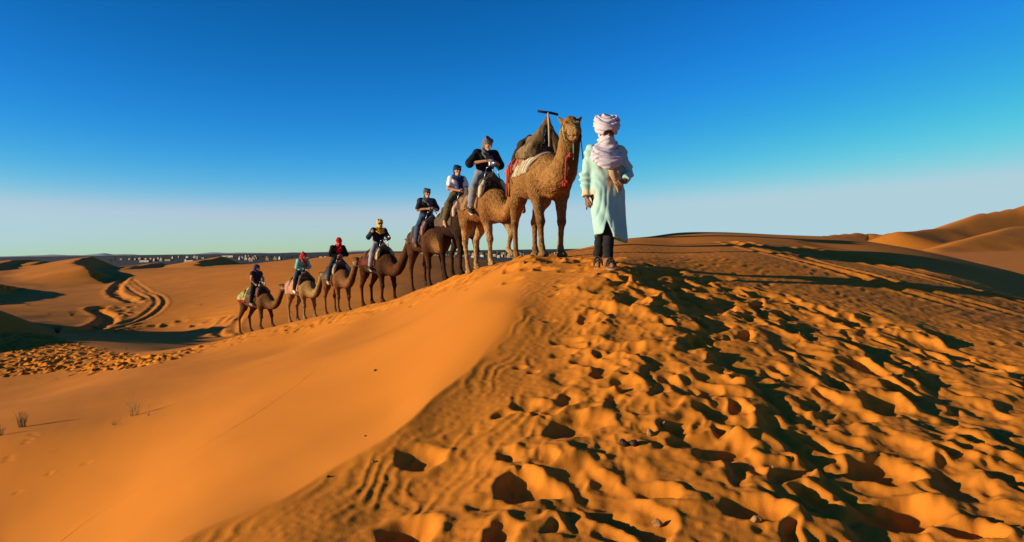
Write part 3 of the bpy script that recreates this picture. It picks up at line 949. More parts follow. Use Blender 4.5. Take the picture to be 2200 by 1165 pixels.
def camel(loc, theta, label, coat, neck, head_dir, legs, h=0.022, scale=1.0, wool=0.010, wool_scale=0.05, mane=None, leg_col=None, neck_col=None, muzzle=None, headroll=0.0, hs=1.0, belly=0.0, fat=1.0, flank=None):
    """theta: heading, degrees to picture-right of straight towards the camera. legs: FL, FR, HL, HR = (forward swing of the foot, lift)"""
    rz = math.radians(theta - 90)
    root = empty('camel', (loc[0], loc[1], loc[2]), rz, scale)
    tag(root, label, 'camel', 'camels walking in single file along the dune crest')
    c_, s_ = math.cos(rz), math.sin(rz)
    def foot_z(x, y):
        wx = loc[0] + scale * (x * c_ - y * s_); wy = loc[1] + scale * (x * s_ + y * c_)
        return (float(ground0(np.array([wx]), np.array([wy]))[0]) - loc[2]) / scale
    hi_x = max(n[0] for n in neck) + 0.75
    F = Field((-1.35, -0.62, -0.5), (hi_x, 0.62, 2.45), h)
    # trunk: deep chest, belly drawn up to the flank, rump, hump
    F.ball((0.28, 0, 1.24), (0.52, 0.335 * fat, 0.37), 0.05)
    F.ball((-0.25, 0, 1.26 + belly), (0.62, 0.345 * fat, 0.34), 0.08)
    F.ball((-0.70, 0, 1.34), (0.36, 0.27, 0.25), 0.10)
    F.ball((0.62, 0, 1.20), (0.24, 0.235, 0.30), 0.10)
    F.ball((-0.18, 0, 1.50), (0.46, 0.20, 0.33), 0.16)
    F.ball((0.66, 0, 0.99), (0.13, 0.10, 0.09), 0.06)        # chest pad
    # neck and head
    np_ = [np.array(p[:3]) for p in neck]; nr_ = [p[3] for p in neck]
    sp = smooth_line(np.array([list(p) for p in neck], float), 4)
    for i in range(len(sp) - 1): F.cone(sp[i][:3], sp[i + 1][:3], sp[i][3], sp[i + 1][3], 0.07 if i < 5 else 0.04)
    f = nrm(head_dir)
    lat = nrm(np.cross((0, 0, 1), f)); u = np.cross(f, lat)
    if headroll:
        lat, u = lat * math.cos(headroll) + u * math.sin(headroll), u * math.cos(headroll) - lat * math.sin(headroll)
    C = np_[-1] + 0.05 * f + 0.05 * u
    R3 = np.stack([f, lat, u], 1)
    at = lambda a, b, c: C + hs * (a * f + b * lat + c * u)
    _ball, _cone = F.ball, F.cone
    def hball(c, r, k, **kw): _ball(c, tuple(hs * v for v in r), k, **kw)
    def hcone(a, b, ra, rb, k, **kw): _cone(a, b, ra * hs, rb * hs, k, **kw)
    hball(at(0.0, 0, 0.02), (0.145, 0.100, 0.115), 0.05, rot=R3)
    hcone(at(0.05, 0, -0.005), at(0.30, 0, -0.035), 0.098, 0.070, 0.04)
    hcone(at(0.28, 0, -0.035), at(0.40, 0, -0.05), 0.072, 0.064, 0.03)
    hball(at(0.41, 0, -0.045), (0.062, 0.066, 0.055), 0.03, rot=R3)           # upper lip
    hcone(at(0.06, 0, -0.075), at(0.36, 0, -0.112), 0.070, 0.040, 0.03)       # lower jaw
    hball(at(0.37, 0, -0.112), (0.045, 0.045, 0.032), 0.02, rot=R3)           # hanging lower lip
    hball(at(0.30, 0, -0.088), (0.16, 0.10, 0.006), 0.012, op='s', rot=R3)    # mouth line
    for sg in (1, -1):
        hball(at(0.095, sg * 0.075, 0.065), (0.055, 0.030, 0.026), 0.03, rot=R3)   # brow
        hball(at(0.435, sg * 0.036, -0.022), (0.020, 0.010, 0.012), 0.012, op='s', rot=R3)   # nostril slit
        hcone(at(-0.07, sg * 0.085, 0.085), at(-0.12, sg * 0.135, 0.145), 0.034, 0.018, 0.02, flat=(f, 0.6))   # ear
    if hs > 1.1:
        for sg in (1, -1): hball(at(-0.02, sg * 0.07, -0.06), (0.09, 0.055, 0.09), 0.05, rot=R3)      # shaggy cheeks
    hball(at(-0.05, 0, 0.105), (0.09, 0.075, 0.055), 0.05, rot=R3)            # woolly poll
    # legs
    feet = []
    for i, (sx, lf) in enumerate(legs):
        side = 1 if i % 2 == 0 else -1
        if i < 2:
            fx = 0.50 + sx; fy = side * 0.165
            g = foot_z(fx, fy) + lf
            sh = (0.50, side * 0.19, 1.22); el = (0.43 + 0.12 * sx, side * 0.20, 0.98 + 0.1 * g)
            kn = (0.49 + 0.62 * sx + (0.10 if lf > 0 else 0), side * 0.18, 0.545 + 0.5 * g + 0.25 * lf)
            fe = (fx - 0.05 - (0.10 if lf > 0 else 0), fy, 0.155 + g)
            F.cone(sh, el, 0.185, 0.135, 0.08)
            F.cone(el, ((el[0] + kn[0]) / 2, side * 0.19, (el[2] + kn[2]) / 2), 0.125, 0.082, 0.04)
            F.cone(((el[0] + kn[0]) / 2, side * 0.19, (el[2] + kn[2]) / 2), kn, 0.082, 0.066, 0.03)
            F.ball((kn[0] + 0.012, kn[1], kn[2]), (0.072, 0.066, 0.085), 0.03)
            mid = tuple(0.5 * (a + b) for a, b in zip(kn, fe))
            F.cone(kn, mid, 0.058, 0.043, 0.03); F.cone(mid, fe, 0.043, 0.047, 0.02)
        else:
            fx = -0.80 + sx; fy = side * 0.15
            g = foot_z(fx, fy) + lf
            hp = (-0.76, side * 0.155, 1.30); st = (-0.62 + 0.25 * sx, side * 0.215, 0.95 + 0.1 * g)
            hk = (-0.90 + 0.72 * sx, side * 0.165, 0.58 + 0.5 * g + 0.2 * lf)
            fe = (fx - 0.045 - (0.08 if lf > 0 else 0), fy, 0.15 + g)
            F.cone(hp, st, 0.215, 0.155, 0.08)
            md = tuple(0.5 * (a + b) for a, b in zip(st, hk))
            F.cone(st, md, 0.145, 0.092, 0.05); F.cone(md, hk, 0.092, 0.062, 0.04)
            F.ball((hk[0] - 0.015, hk[1], hk[2] + 0.01), (0.068, 0.055, 0.085), 0.03)
            mid = tuple(0.5 * (a + b) for a, b in zip(hk, fe))
            F.cone(hk, mid, 0.056, 0.042, 0.03); F.cone(mid, fe, 0.042, 0.045, 0.02)
        F.ball((fe[0] + 0.01, fe[1], fe[2] - 0.01), (0.055, 0.052, 0.06), 0.02)
        F.cone((fe[0], fy, fe[2] - 0.02), (fx + 0.03, fy, g + 0.055), 0.052, 0.055, 0.02)
        F.ball((fx + 0.035, fy, g + 0.035), (0.115, 0.085, 0.05), 0.02)
        F.ball((fx + 0.13, fy, g + 0.02), (0.06, 0.008, 0.05), 0.01, op='s')   # cleft between the toes
        feet.append((fx, fy, g))
    # tail
    F.chain([(-1.0, 0, 1.40), (-1.10, 0.01, 1.25), (-1.12, 0.02, 1.0), (-1.10, 0.02, 0.78)], [0.05, 0.032, 0.026, 0.045], 0.03)
    torso = F.F.copy()
    wz = (sstep(0.80, 1.05, F.ax[2]) * (1 - 0.75 * sstep(1.78, 1.95, F.ax[2])))[None, None, :]
    keep = F.F.copy()
    F.rough(wool, wool_scale, 1)
    F.rough(wool * 0.9, wool_scale * 2.6, 2)
    F.F = keep + (F.F - keep) * (0.15 + 0.85 * wz)
    dk = 0.68 if hs > 1.1 else 0.80
    base = dk * np.array(coat[:3])
    mane_c = np.array(tuple(dk * v for v in mane) if mane is not None else base * 0.55)
    leg_c = np.array(tuple(dk * v for v in leg_col) if leg_col is not None else base * 1.05)
    neck_c = np.array(tuple(dk * v for v in neck_col) if neck_col is not None else base * 1.1)
    muz_c = np.array(tuple(dk * v for v in muzzle) if muzzle is not None else base * 1.15)
    flank_c = np.array(tuple(dk * v for v in flank) if flank is not None else base)
    def tint(x, y, z):
        n = noise3(x * 3, y * 3, z * 3, 9)[:, None] * 0.5 + 0.5
        n2 = noise3(x * 5.5, y * 5.5, z * 7, 19)[:, None]; n3 = noise3(x * 1.7 + 3, y * 1.7, z * 2.2, 29)[:, None]
        c = base * (1 - n * 0.3) + flank_c * n * 0.3
        w = sstep(0.10, -0.25, x)[:, None]; c = c * (1 - w) + flank_c * w
        w = sstep(0.98, 0.72, z + 0.12 * noise3(x * 6, y * 6, z * 6, 3))[:, None]; c = c * (1 - w) + leg_c * w
        w = (sstep(0.70, 0.95, x) * sstep(0.8, 0.95, z))[:, None]; c = c * (1 - w) + neck_c * w
        # dark mane along the throat, the hump and the poll
        dn = np.full(x.shape, 9.0)
        for q in sp[6:]:
            dn = np.minimum(dn, np.sqrt((x - q[0] - 0.10) ** 2 + (y - q[1]) ** 2 + (z - q[2] + 0.12) ** 2))
        hump = sstep(1.52, 1.72, z) * sstep(0.45, 0.25, x)
        poll = sstep(0.15, 0.06, np.sqrt((x - at(-0.06, 0, 0.1)[0]) ** 2 + (y - at(-0.06, 0, 0.1)[1]) ** 2 + (z - at(-0.06, 0, 0.1)[2]) ** 2))
        w = np.clip(0.8 * sstep(0.17, 0.07, dn) + 0.9 * hump + poll + 0.0, 0, 1)[:, None]; c = c * (1 - w) + mane_c * w
        p = at(0.36, 0, -0.06)
        w = sstep(0.22, 0.08, np.sqrt((x - p[0]) ** 2 + (y - p[1]) ** 2 + (z - p[2]) ** 2))[:, None]; c = c * (1 - w) + muz_c * w
        w = np.clip(sstep(0.62, 0.52, z) * sstep(0.46, 0.52, z) * 0.35, 0, 1)[:, None]
        return c * (1 + 0.16 * n2 + 0.22 * n3) * (1 - w)
    field_obj(F, 'body', M_WOOL if wool > 0.0099 else M_COAT, root, 1, tint)
    for sg in (1, -1):
        E = Field(at(0.10, sg * 0.088, 0.042) - 0.04, at(0.10, sg * 0.088, 0.042) + 0.04, 0.007)
        E.ball(at(0.10, sg * 0.086, 0.040), 0.024, 0)
        field_obj(E, 'eye', M_EYE, root)
    info = dict(root=root, at=at, f=f, lat=lat, u=u, sp=sp, torso=torso, F=F, feet=feet, loc=np.array(loc), rz=rz, scale=scale,
                world=lambda p: np.array([loc[0] + scale * (p[0] * c_ - p[1] * s_), loc[1] + scale * (p[0] * s_ + p[1] * c_), loc[2] + scale * p[2]]))
    return info

NECK_STD = [(0.52, 0, 1.28, 0.26), (0.80, 0, 1.12, 0.195), (1.03, 0, 1.07, 0.152), (1.24, 0, 1.23, 0.120), (1.37, 0, 1.50, 0.103), (1.44, 0, 1.77, 0.096)]
def neck_bend(side, up=0.0, fwd=0.0, thick=1.0):
    out = []
    for i, (x, y, z, r) in enumerate(NECK_STD):
        t = max(0, (i - 1) / 4.0)
        out.append((x + fwd * t * t, y + side * t * t, z + up * t * t, r * thick))
    return out

def on_crest(px, py, d):
    p = P(px, py, d)
    return (p[0], p[1], gz(p[0], p[1]))

C = {}
def make_camels():
    lead_neck = [(0.52, 0, 1.28, 0.26), (0.82, 0.01, 1.20, 0.220), (1.02, 0.03, 1.24, 0.190), (1.15, 0.05, 1.42, 0.165), (1.22, 0.07, 1.62, 0.148), (1.26, 0.08, 1.80, 0.135)]
    C[1] = camel((0.48, 12.8, gz(0.48, 12.8)), 15, 'golden woolly camel at the head of the caravan, saddled but carrying no rider', (0.40, 0.185, 0.055),
                 lead_neck, (0.95, -0.22, -0.10), hs=1.22, legs= [(0.02, 0), (0.10, 0), (-0.02, 0), (-0.16, 0)], h=0.0165, wool=0.0100, wool_scale=0.032, mane=(0.20, 0.088, 0.026), leg_col=(0.36, 0.18, 0.065), neck_col=(0.44, 0.21, 0.065), muzzle=(0.46, 0.27, 0.11), fat=1.06)
    C[2] = camel(on_crest(1048, 572, 16.6), 26, 'chestnut camel with pale legs carrying the rider in grey trousers, second in line', (0.30, 0.125, 0.036),
                 neck_bend(-0.05, 0.0), (1, 0.05, 0.0), [(0.30, 0.10), (0.05, 0), (-0.12, 0), (0.12, 0)], h=0.019, wool=0.010, mane=(0.085, 0.027, 0.008), leg_col=(0.50, 0.29, 0.12), neck_col=(0.38, 0.165, 0.045))
    C[3] = camel(on_crest(990, 590, 19.4), 27, 'nearly black camel under the woman in the white shirt', (0.040, 0.018, 0.009),
                 neck_bend(-0.35, -0.30, -0.1), (1, -0.45, -0.1), [(0.12, 0), (-0.10, 0), (-0.05, 0), (0.18, 0)], h=0.021, leg_col=(0.055, 0.025, 0.013), muzzle=(0.18, 0.085, 0.035))
    C[4] = camel(on_crest(922, 614, 21.7), 27, 'dark brown camel with a pale throat, third behind the unridden lead camel', (0.105, 0.040, 0.015),
                 neck_bend(0.10, 0.0, -0.05), (1, -0.35, 0.02), [(0.16, 0), (-0.02, 0), (0.22, 0.05), (-0.10, 0)], h=0.022, neck_col=(0.30, 0.13, 0.04), leg_col=(0.10, 0.041, 0.018), muzzle=(0.32, 0.15, 0.055))
    C[5] = camel(on_crest(818, 649, 25.1), 39, 'dark chocolate camel with raised head under the rider in yellow headscarf', (0.070, 0.026, 0.010),
                 neck_bend(0.22, 0.10, 0.0, 1.1), (1, 0.45, 0.0), [(0.16, 0), (-0.08, 0), (-0.02, 0), (-0.10, 0)], scale=0.97, h=0.022, neck_col=(0.13, 0.046, 0.016), leg_col=(0.075, 0.031, 0.014), muzzle=(0.17, 0.08, 0.033))
    C[6] = camel(on_crest(728, 668, 27.6), 33, 'reddish tan camel looking at the camera under the rider in bright red headscarf', (0.23, 0.088, 0.027),
                 neck_bend(0.15, 0.05, -0.02), (1, -0.35, 0.0), [(0.14, 0), (-0.06, 0), (0.05, 0), (-0.14, 0)], h=0.024, scale=0.94, neck_col=(0.29, 0.12, 0.038), mane=(0.075, 0.029, 0.011), leg_col=(0.26, 0.12, 0.045))
    C[7] = camel(on_crest(652, 689, 29.6), 41, 'pale sandy camel with a pink blanket over its rump', (0.36, 0.185, 0.065),
                 neck_bend(0.05, -0.05, 0.05), (1, 0.1, 0.05), [(0.20, 0), (-0.04, 0), (0.02, 0), (-0.08, 0)], h=0.024, scale=0.94, neck_col=(0.44, 0.24, 0.085), mane=(0.09, 0.042, 0.017), leg_col=(0.38, 0.20, 0.078))
    C[8] = camel(on_crest(556, 709, 31.3), 55, 'brown camel at the very end of the caravan, rope hanging from its nose', (0.175, 0.073, 0.024),
                 neck_bend(0.05, -0.03, 0.05), (1, 0.0, 0.02), scale=0.95, legs=[(0.22, 0), (-0.12, 0), (0.10, 0), (-0.22, 0)], h=0.024, neck_col=(0.25, 0.11, 0.038), mane=(0.06, 0.027, 0.012), leg_col=(0.15, 0.066, 0.026))
make_camels()
# ------------------------------------------------------------------ people
M_SKIN = tint_material('skin', rough=0.6, bump=0.1, bscale=120, bdist=0.002, var=0.12, vscale=20, spec=0.3)
_cloth = {}
def cloth(name, c, var=0.75, rough=0.92, bscale=260, sheen=0.0):
    if name not in _cloth:
        _cloth[name] = material('cloth_' + name, tuple(c) + (1,), tuple(x * var for x in c) + (1,), scale=5, rough=rough, bump=0.35, bscale=11, bdist=0.016, spec=0.1, sheen=sheen)
    return _cloth[name]
M_LENS = material('dark_lens', (0.010, 0.006, 0.005, 1), rough=0.12, spec=0.7)
M_STEEL = material('steel_tube', (0.26, 0.25, 0.24, 1), rough=0.3, metal=0.9, spec=0.5)
M_BLACK = material('black_rubber', (0.018, 0.017, 0.017, 1), rough=0.6)

def put_hand(F, wrist, d, n, curl=0.5, side=1, s=1.0, k=0.006, thumb_in=0.5):
    """palm, four unequal fingers and a thumb. d: from wrist to knuckles, n: direction the palm faces"""
    w = np.array(wrist, float); d = nrm(d); n = np.array(n, float); n = nrm(n - (n @ d) * d)
    b = np.cross(n, d) * side                  # towards the thumb side
    kn = []
    for i, (o, L) in enumerate(((0.030, 0.092), (0.010, 0.096), (-0.010, 0.090), (-0.029, 0.080))):
        K = w + s * (d * L + b * o)
        F.cone(w + s * (d * 0.012 + b * o * 0.55), K, 0.0155 * s, 0.0125 * s, 0.010)
        kn.append(K)
    for i, (K, L) in enumerate(zip(kn, (0.074, 0.082, 0.076, 0.060))):
        a = 0.0; p = K
        for j, fr in enumerate((0.46, 0.31, 0.23)):
            a += curl * (0.95, 1.15, 0.8)[j] * (1 + 0.12 * i)
            q = p + s * L * fr * (math.cos(a) * d + math.sin(a) * n)
            F.cone(p, q, (0.0105 - 0.0012 * j) * s, (0.0098 - 0.0014 * j) * s, k * 0.6)
            p = q
    t0 = w + s * (d * 0.028 + b * 0.026); t1 = t0 + s * 0.040 * nrm(d * 0.7 + b * 0.75 + n * 0.35 * thumb_in)
    t2 = t1 + s * 0.030 * nrm(d * 0.95 + b * 0.15 + n * 0.7 * thumb_in); t3 = t2 + s * 0.024 * nrm(d * 0.9 - b * 0.1 + n * 0.9 * thumb_in)
    F.chain([t0, t1, t2, t3], [0.015 * s, 0.0122 * s, 0.011 * s, 0.009 * s], 0.006)

def head_frame(J):
    f = nrm(J['face']); lat = nrm(np.cross((0, 0, 1), f)); u = np.cross(f, lat)
    Hc = np.array(J['head'], float)
    return Hc, f, lat, u, (lambda a, b, c: Hc + a * f + b * lat + c * u)

def put_head(F, J, fine=True):
    Hc, f, lat, u, at = head_frame(J)
    R3 = np.stack([f, lat, u], 1)
    F.ball(at(-0.012, 0, 0.035), (0.096, 0.077, 0.088), 0.02, rot=R3)
    F.cone(at(0.030, 0, -0.015), at(0.052, 0, -0.075), 0.062, 0.036, 0.03)
    F.ball(at(0.070, 0, -0.092), (0.022, 0.026, 0.018), 0.02, rot=R3)          # chin
    F.cone(at(0.088, 0, 0.020), at(0.108, 0, -0.022), 0.010, 0.0145, 0.012)    # nose
    F.ball(at(0.078, 0, 0.046), (0.018, 0.050, 0.012), 0.015, rot=R3)          # brow
    for sg in (1, -1):
        F.ball(at(0.086, sg * 0.032, 0.022), (0.012, 0.017, 0.011), 0.012, op='s', rot=R3)
        F.ball(at(0.076, sg * 0.032, 0.020), (0.012, 0.013, 0.011), 0.004, rot=R3)      # eyeball
        F.ball(at(0.062, sg * 0.044, -0.018), (0.022, 0.020, 0.018), 0.02, rot=R3)      # cheekbone
        F.ball(at(-0.005, sg * 0.078, 0.010), (0.020, 0.010, 0.032), 0.008, rot=R3)     # ear
    F.ball(at(0.086, 0, -0.050), (0.012, 0.023, 0.007), 0.006, rot=R3)          # lips
    F.ball(at(0.084, 0, -0.060), (0.012, 0.019, 0.007), 0.006, rot=R3)
    nk = np.array(J['neck'], float)
    F.cone(at(-0.012, 0, -0.05), nk, 0.054, 0.060, 0.03)

def body_field(J, h, lo, hi, w=1.0, sk=True):
    F = Field(lo, hi, h)
    pel = np.array(J['pelvis'], float); ch = np.array(J['chest'], float); nk = np.array(J['neck'], float)
    lat = nrm(np.array(J['shL'], float) - np.array(J['shR'], float))
    F.cone(pel, 0.5 * (pel + ch), 0.125 * w, 0.115 * w, 0.05, flat=None)
    F.cone(pel + lat * 0.07, pel - lat * 0.07, 0.115 * w, 0.115 * w, 0.05)
    F.cone(ch + lat * 0.075, ch - lat * 0.075, 0.115 * w, 0.115 * w, 0.06)
    F.cone(0.5 * (pel + ch) + lat * 0.05, 0.5 * (pel + ch) - lat * 0.05, 0.105 * w, 0.105 * w, 0.06)
    F.cone(J['shL'], J['shR'], 0.062, 0.062, 0.05)
    F.cone(ch, nk, 0.10, 0.058, 0.05)
    put_head(F, J)
    for s in 'LR':
        F.cone(J['sh' + s], J['el' + s], 0.054 * w, 0.042 * w, 0.03)
        F.cone(J['el' + s], J['wr' + s], 0.043 * w, 0.027, 0.02)
        hd = J['hand' + s]
        put_hand(F, J['wr' + s], hd[0], hd[1], hd[2], side=(-1 if s == 'R' else 1), s=J.get('hs', 1.0))
        F.cone(J['hip' + s], J['kn' + s], 0.088 * w, 0.058, 0.05)
        k = np.array(J['kn' + s], float); a = np.array(J['an' + s], float)
        F.cone(k, k + 0.35 * (a - k), 0.056, 0.056, 0.02); F.cone(k + 0.35 * (a - k), a, 0.056, 0.036, 0.02)
        t = np.array(J['toe' + s], float)
        F.cone(a, a + 0.25 * (t - a) + (0, 0, -0.015), 0.038, 0.036, 0.02)
        F.cone(a + 0.2 * (t - a), t, 0.040, 0.026, 0.02)
        hl = a - 0.35 * (t - a); hl[2] = min(a[2], t[2]) + 0.02
        F.ball(hl * 0.6 + a * 0.4, 0.034, 0.02)
    return F

def skin_tint(c):
    c = np.array(c)
    def f(x, y, z):
        n = noise3(x * 12, y * 12, z * 12, 4)[:, None] * 0.08
        return c * (1 + n)
    return f

def sunglasses(J, root, mat=None, big=1.0):
    Hc, f, lat, u, at = head_frame(J)
    lo = Hc - 0.14; hi = Hc + 0.14
    F = Field(lo, hi, 0.007)
    R3 = np.stack([f, lat, u], 1)
    for sg in (1, -1):
        F.ball(at(0.094, sg * 0.034, 0.020), (0.010, 0.030 * big, 0.021 * big), 0.003, rot=R3)
        F.cone(at(0.086, sg * 0.062, 0.028), at(-0.01, sg * 0.082, 0.028), 0.006, 0.006, 0.003)
    F.cone(at(0.106, -0.012, 0.026), at(0.106, 0.012, 0.026), 0.006, 0.006, 0.003)
    return field_obj(F, 'sunglasses', mat or M_LENS, root, 0)

def headscarf(J, root, mat, h=0.011, veil=False, tail=0.25, name='headscarf', tailmat=None, wide=1.0):
    """wrapped headscarf: hood of windings, face open or veiled, folds round the neck, an end hanging on the chest"""
    Hc, f, lat, u, at = head_frame(J)
    nk = np.array(J['neck'], float); ch = np.array(J['chest'], float)
    F = Field(np.minimum(Hc, ch) - 0.34, np.maximum(Hc, ch) + 0.32, h)
    R3 = np.stack([f, lat, u], 1)
    F.ball(at(-0.030, 0, 0.050), (0.112, 0.100 * wide, 0.098), 0.02, rot=R3)
    F.cone(at(-0.065, 0, 0.02), at(-0.070, 0, -0.11), 0.085, 0.080, 0.04)
    for i, (c, t) in enumerate(((0.062, 0.30), (0.088, -0.22), (0.112, 0.15))):
        n = nrm(u + 0.35 * f * (1 if i != 1 else 0.6) + t * lat)
        F.torus(at(-0.015, 0, c), n, 0.088 - 0.008 * i, 0.020, 0.006, ell=1.12, ax=f)
    F.ball(at(0.105, 0, -0.010), (0.075, 0.058, 0.072), 0.015, op='s', rot=R3)   # face opening
    if veil:
        F.ball(at(0.035, 0, -0.062), (0.088, 0.080, 0.068), 0.02, rot=R3)
    for i in range(3):
        c = nk + (ch - nk) * (0.10 + 0.20 * i) + f * (0.015 + 0.02 * i)
        n = nrm(u + 0.42 * f + 0.25 * (-1) ** i * lat)
        F.torus(c, n, 0.085 + 0.016 * i, 0.034 - 0.003 * i, 0.008, ell=1.15, ax=lat)
    if tail:
        a = nk + f * 0.10 - u * 0.06; b = a - (0, 0, 1) * np.array(tail) + f * 0.05 + lat * 0.03
        F.cone(a - lat * 0.03, b - lat * 0.02, 0.050, 0.042, 0.02, flat=(f, 0.6)); F.cone(a + lat * 0.045, b + lat * 0.04 + (0, 0, tail * 0.25), 0.042, 0.034, 0.012, flat=(f, 0.6))
    F.rough(0.008, 0.05, 5, (1, 1, 0.6)); F.rough(0.004, 0.02, 6)
    return field_obj(F, name, mat, root, 1)

def shirt(J, root, mat, h=0.012, sleeve=0.55, w=1.0, hem=0.0, name='shirt', loose=0.02):
    pel = np.array(J['pelvis'], float); ch = np.array(J['chest'], float); nk = np.array(J['neck'], float)
    pts = np.array([pel, ch, nk] + [J[a + s] for a in ('sh', 'el', 'wr') for s in 'LR'], float)
    F = Field(pts.min(0) - 0.2, pts.max(0) + 0.2, h)
    lat = nrm(np.array(J['shL'], float) - np.array(J['shR'], float))
    q = loose
    F.cone(pel + lat * 0.06 - (0, 0, hem), pel - lat * 0.06 - (0, 0, hem), 0.118 * w + q, 0.118 * w + q, 0.04)
    F.cone(0.5 * (pel + ch) + lat * 0.055, 0.5 * (pel + ch) - lat * 0.055, 0.112 * w + q, 0.112 * w + q, 0.06)
    F.cone(ch + lat * 0.085, ch - lat * 0.085, 0.118 * w + q, 0.118 * w + q, 0.06)
    F.cone(J['shL'], J['shR'], 0.066 + q * 0.8, 0.066 + q * 0.8, 0.04)
    F.cone(ch + 0.5 * (nk - ch), nk - 0.25 * (nk - ch), 0.10, 0.075, 0.04)
    for s in 'LR':
        a = np.array(J['sh' + s], float); e = np.array(J['el' + s], float); wv = np.array(J['wr' + s], float)
        if sleeve <= 1: F.cone(a, a + (e - a) * sleeve * 1.35, 0.066 * w + q * 0.7, 0.060 * w + q * 1.1, 0.03)
        else:
            F.cone(a, e, 0.064 * w + q, 0.056 * w + q, 0.03); F.cone(e, e + (wv - e) * (sleeve - 1), 0.056 * w + q, 0.040 + q * 0.6, 0.02)
    F.box(pel + (-0.4, -0.4, -0.6), pel + (0.4, 0.4, -0.115 - hem), op='s')
    F.fn(lambda x, y, z: 0.007 * np.sin((z * 34 + 6 * noise3(x * 7, y * 7, z * 7, 3))) * noise3(x * 5, y * 5, z * 5, 8))
    F.rough(0.007, 0.06, 7, (1, 1, 0.7))
    return field_obj(F, name, mat, root, 1)

def trousers(J, root, mat, h=0.012, w=1.0, loose=0.018, end=0.95, name='trousers'):
    pel = np.array(J['pelvis'], float)
    pts = np.array([pel] + [J[a + s] for a in ('kn', 'an', 'hip') for s in 'LR'], float)
    F = Field(pts.min(0) - 0.2, pts.max(0) + 0.2, h)
    lat = nrm(np.array(J['shL'], float) - np.array(J['shR'], float))
    F.cone(pel + lat * 0.07, pel - lat * 0.07, 0.12 * w + loose * 0.5, 0.12 * w + loose * 0.5, 0.05)
    for s in 'LR':
        k = np.array(J['kn' + s], float); a = np.array(J['an' + s], float)
        F.cone(J['hip' + s], k, 0.092 * w + loose, 0.066 + loose, 0.05)
        e = k + (a - k) * end
        F.cone(k, e, 0.064 + loose, 0.046 + loose, 0.03)
        d = nrm(a - k)
        # cut a clean hem
        sl, g = F.win(e - 0.16, e + 0.16)
        hd = (g[0] - e[0]) * d[0] + (g[1] - e[1]) * d[1] + (g[2] - e[2]) * d[2]
        F.F[sl] = np.maximum(F.F[sl], hd)
    F.fn(lambda x, y, z: 0.007 * np.sin(z * 48 + 7 * noise3(x * 8, y * 8, z * 6, 3)) * noise3(x * 6, y * 6, z * 4, 8))
    F.rough(0.006, 0.07, 9)
    return field_obj(F, name, mat, root, 1)

def shoes(J, root, mat, sole=None, h=0.010):
    for s in 'LR':
        a = np.array(J['an' + s], float); t = np.array(J['toe' + s], float)
        F = Field(np.minimum(a, t) - 0.16, np.maximum(a, t) + 0.16, h)
        F.cone(a + (0, 0, 0.01), a + 0.25 * (t - a) + (0, 0, -0.015), 0.048, 0.046, 0.02)
        F.cone(a + 0.15 * (t - a) - (0, 0, 0.01), t, 0.050, 0.038, 0.02)
        hl = a - 0.35 * (t - a); hl[2] = min(a[2], t[2]) + 0.02
        F.ball(hl * 0.6 + a * 0.4, 0.045, 0.02)
        o = field_obj(F, 'shoe', mat, root, 1)
        if sole is not None:
            d = nrm(t - a); z = np.array([0, 0, -0.040])
            G = Field(np.minimum(a, t) - 0.2, np.maximum(a, t) + 0.16, h)
            G.cone(a - 0.06 * d + z - (0, 0, 0.02), t + 0.015 * d + z * 0.8, 0.046, 0.042, 0.01, flat=((0, 0, 1), 0.38))
            field_obj(G, 'sole', sole, o, 0)

def rider_joints(leanx=0.0, w=1.0, hl=None, hr=None, headyaw=0.0, nod=0.0, size=1.0):
    """astride, seat at the origin; X forward, Y left"""
    J = dict(pelvis=(0, 0, 0.11), chest=(0.03 + leanx, 0, 0.43), neck=(0.05 + leanx * 1.4, 0, 0.575), head=(0.075 + leanx * 1.6 + 0.03 * nod, 0, 0.715 - 0.02 * nod),
             shL=(0.02 + leanx * 1.2, 0.185 * w, 0.515), shR=(0.02 + leanx * 1.2, -0.185 * w, 0.515),
             hipL=(0.02, 0.10, 0.08), hipR=(0.02, -0.10, 0.08), knL=(0.22, 0.35, -0.24), knR=(0.22, -0.35, -0.24), anL=(0.15, 0.385, -0.66), anR=(0.15, -0.385, -0.66),
             toeL=(0.30, 0.41, -0.73), toeR=(0.30, -0.41, -0.73))
    J['face'] = (math.cos(headyaw), math.sin(headyaw), -0.45 * nod)
    J['elL'] = (0.08 + leanx, 0.285 * w, 0.27); J['elR'] = (0.08 + leanx, -0.285 * w, 0.27)
    J['wrL'] = hl or (0.29, 0.10, 0.24); J['wrR'] = hr or (0.29, -0.10, 0.24)
    J['handL'] = (nrm((0.75, -0.55, 0.05)), (-0.3, -0.6, -0.7), 0.85)
    J['handR'] = (nrm((0.75, 0.55, 0.05)), (-0.3, 0.6, -0.7), 0.85)
    if size != 1.0:
        for k, v in list(J.items()):
            if not k.startswith('hand') and k != 'face': J[k] = tuple(np.array(v) * size)
        J['hs'] = size
    return J

def rider(c, label, J, skin, h=0.009, seat=(-0.12, 0, 1.83), hand_over=None):
    o = c['world'](seat)
    root = empty('person', tuple(o), c['rz'])
    tag(root, label, 'person', 'riders sitting on the camels')
    pts = np.array([J[k] for k in J if not k.startswith('hand') and k not in ('face', 'hs')], float)
    F = body_field(J, h, pts.min(0) - 0.2, pts.max(0) + 0.2)
    field_obj(F, 'body', M_SKIN, root, 1, skin_tint(skin))
    return root

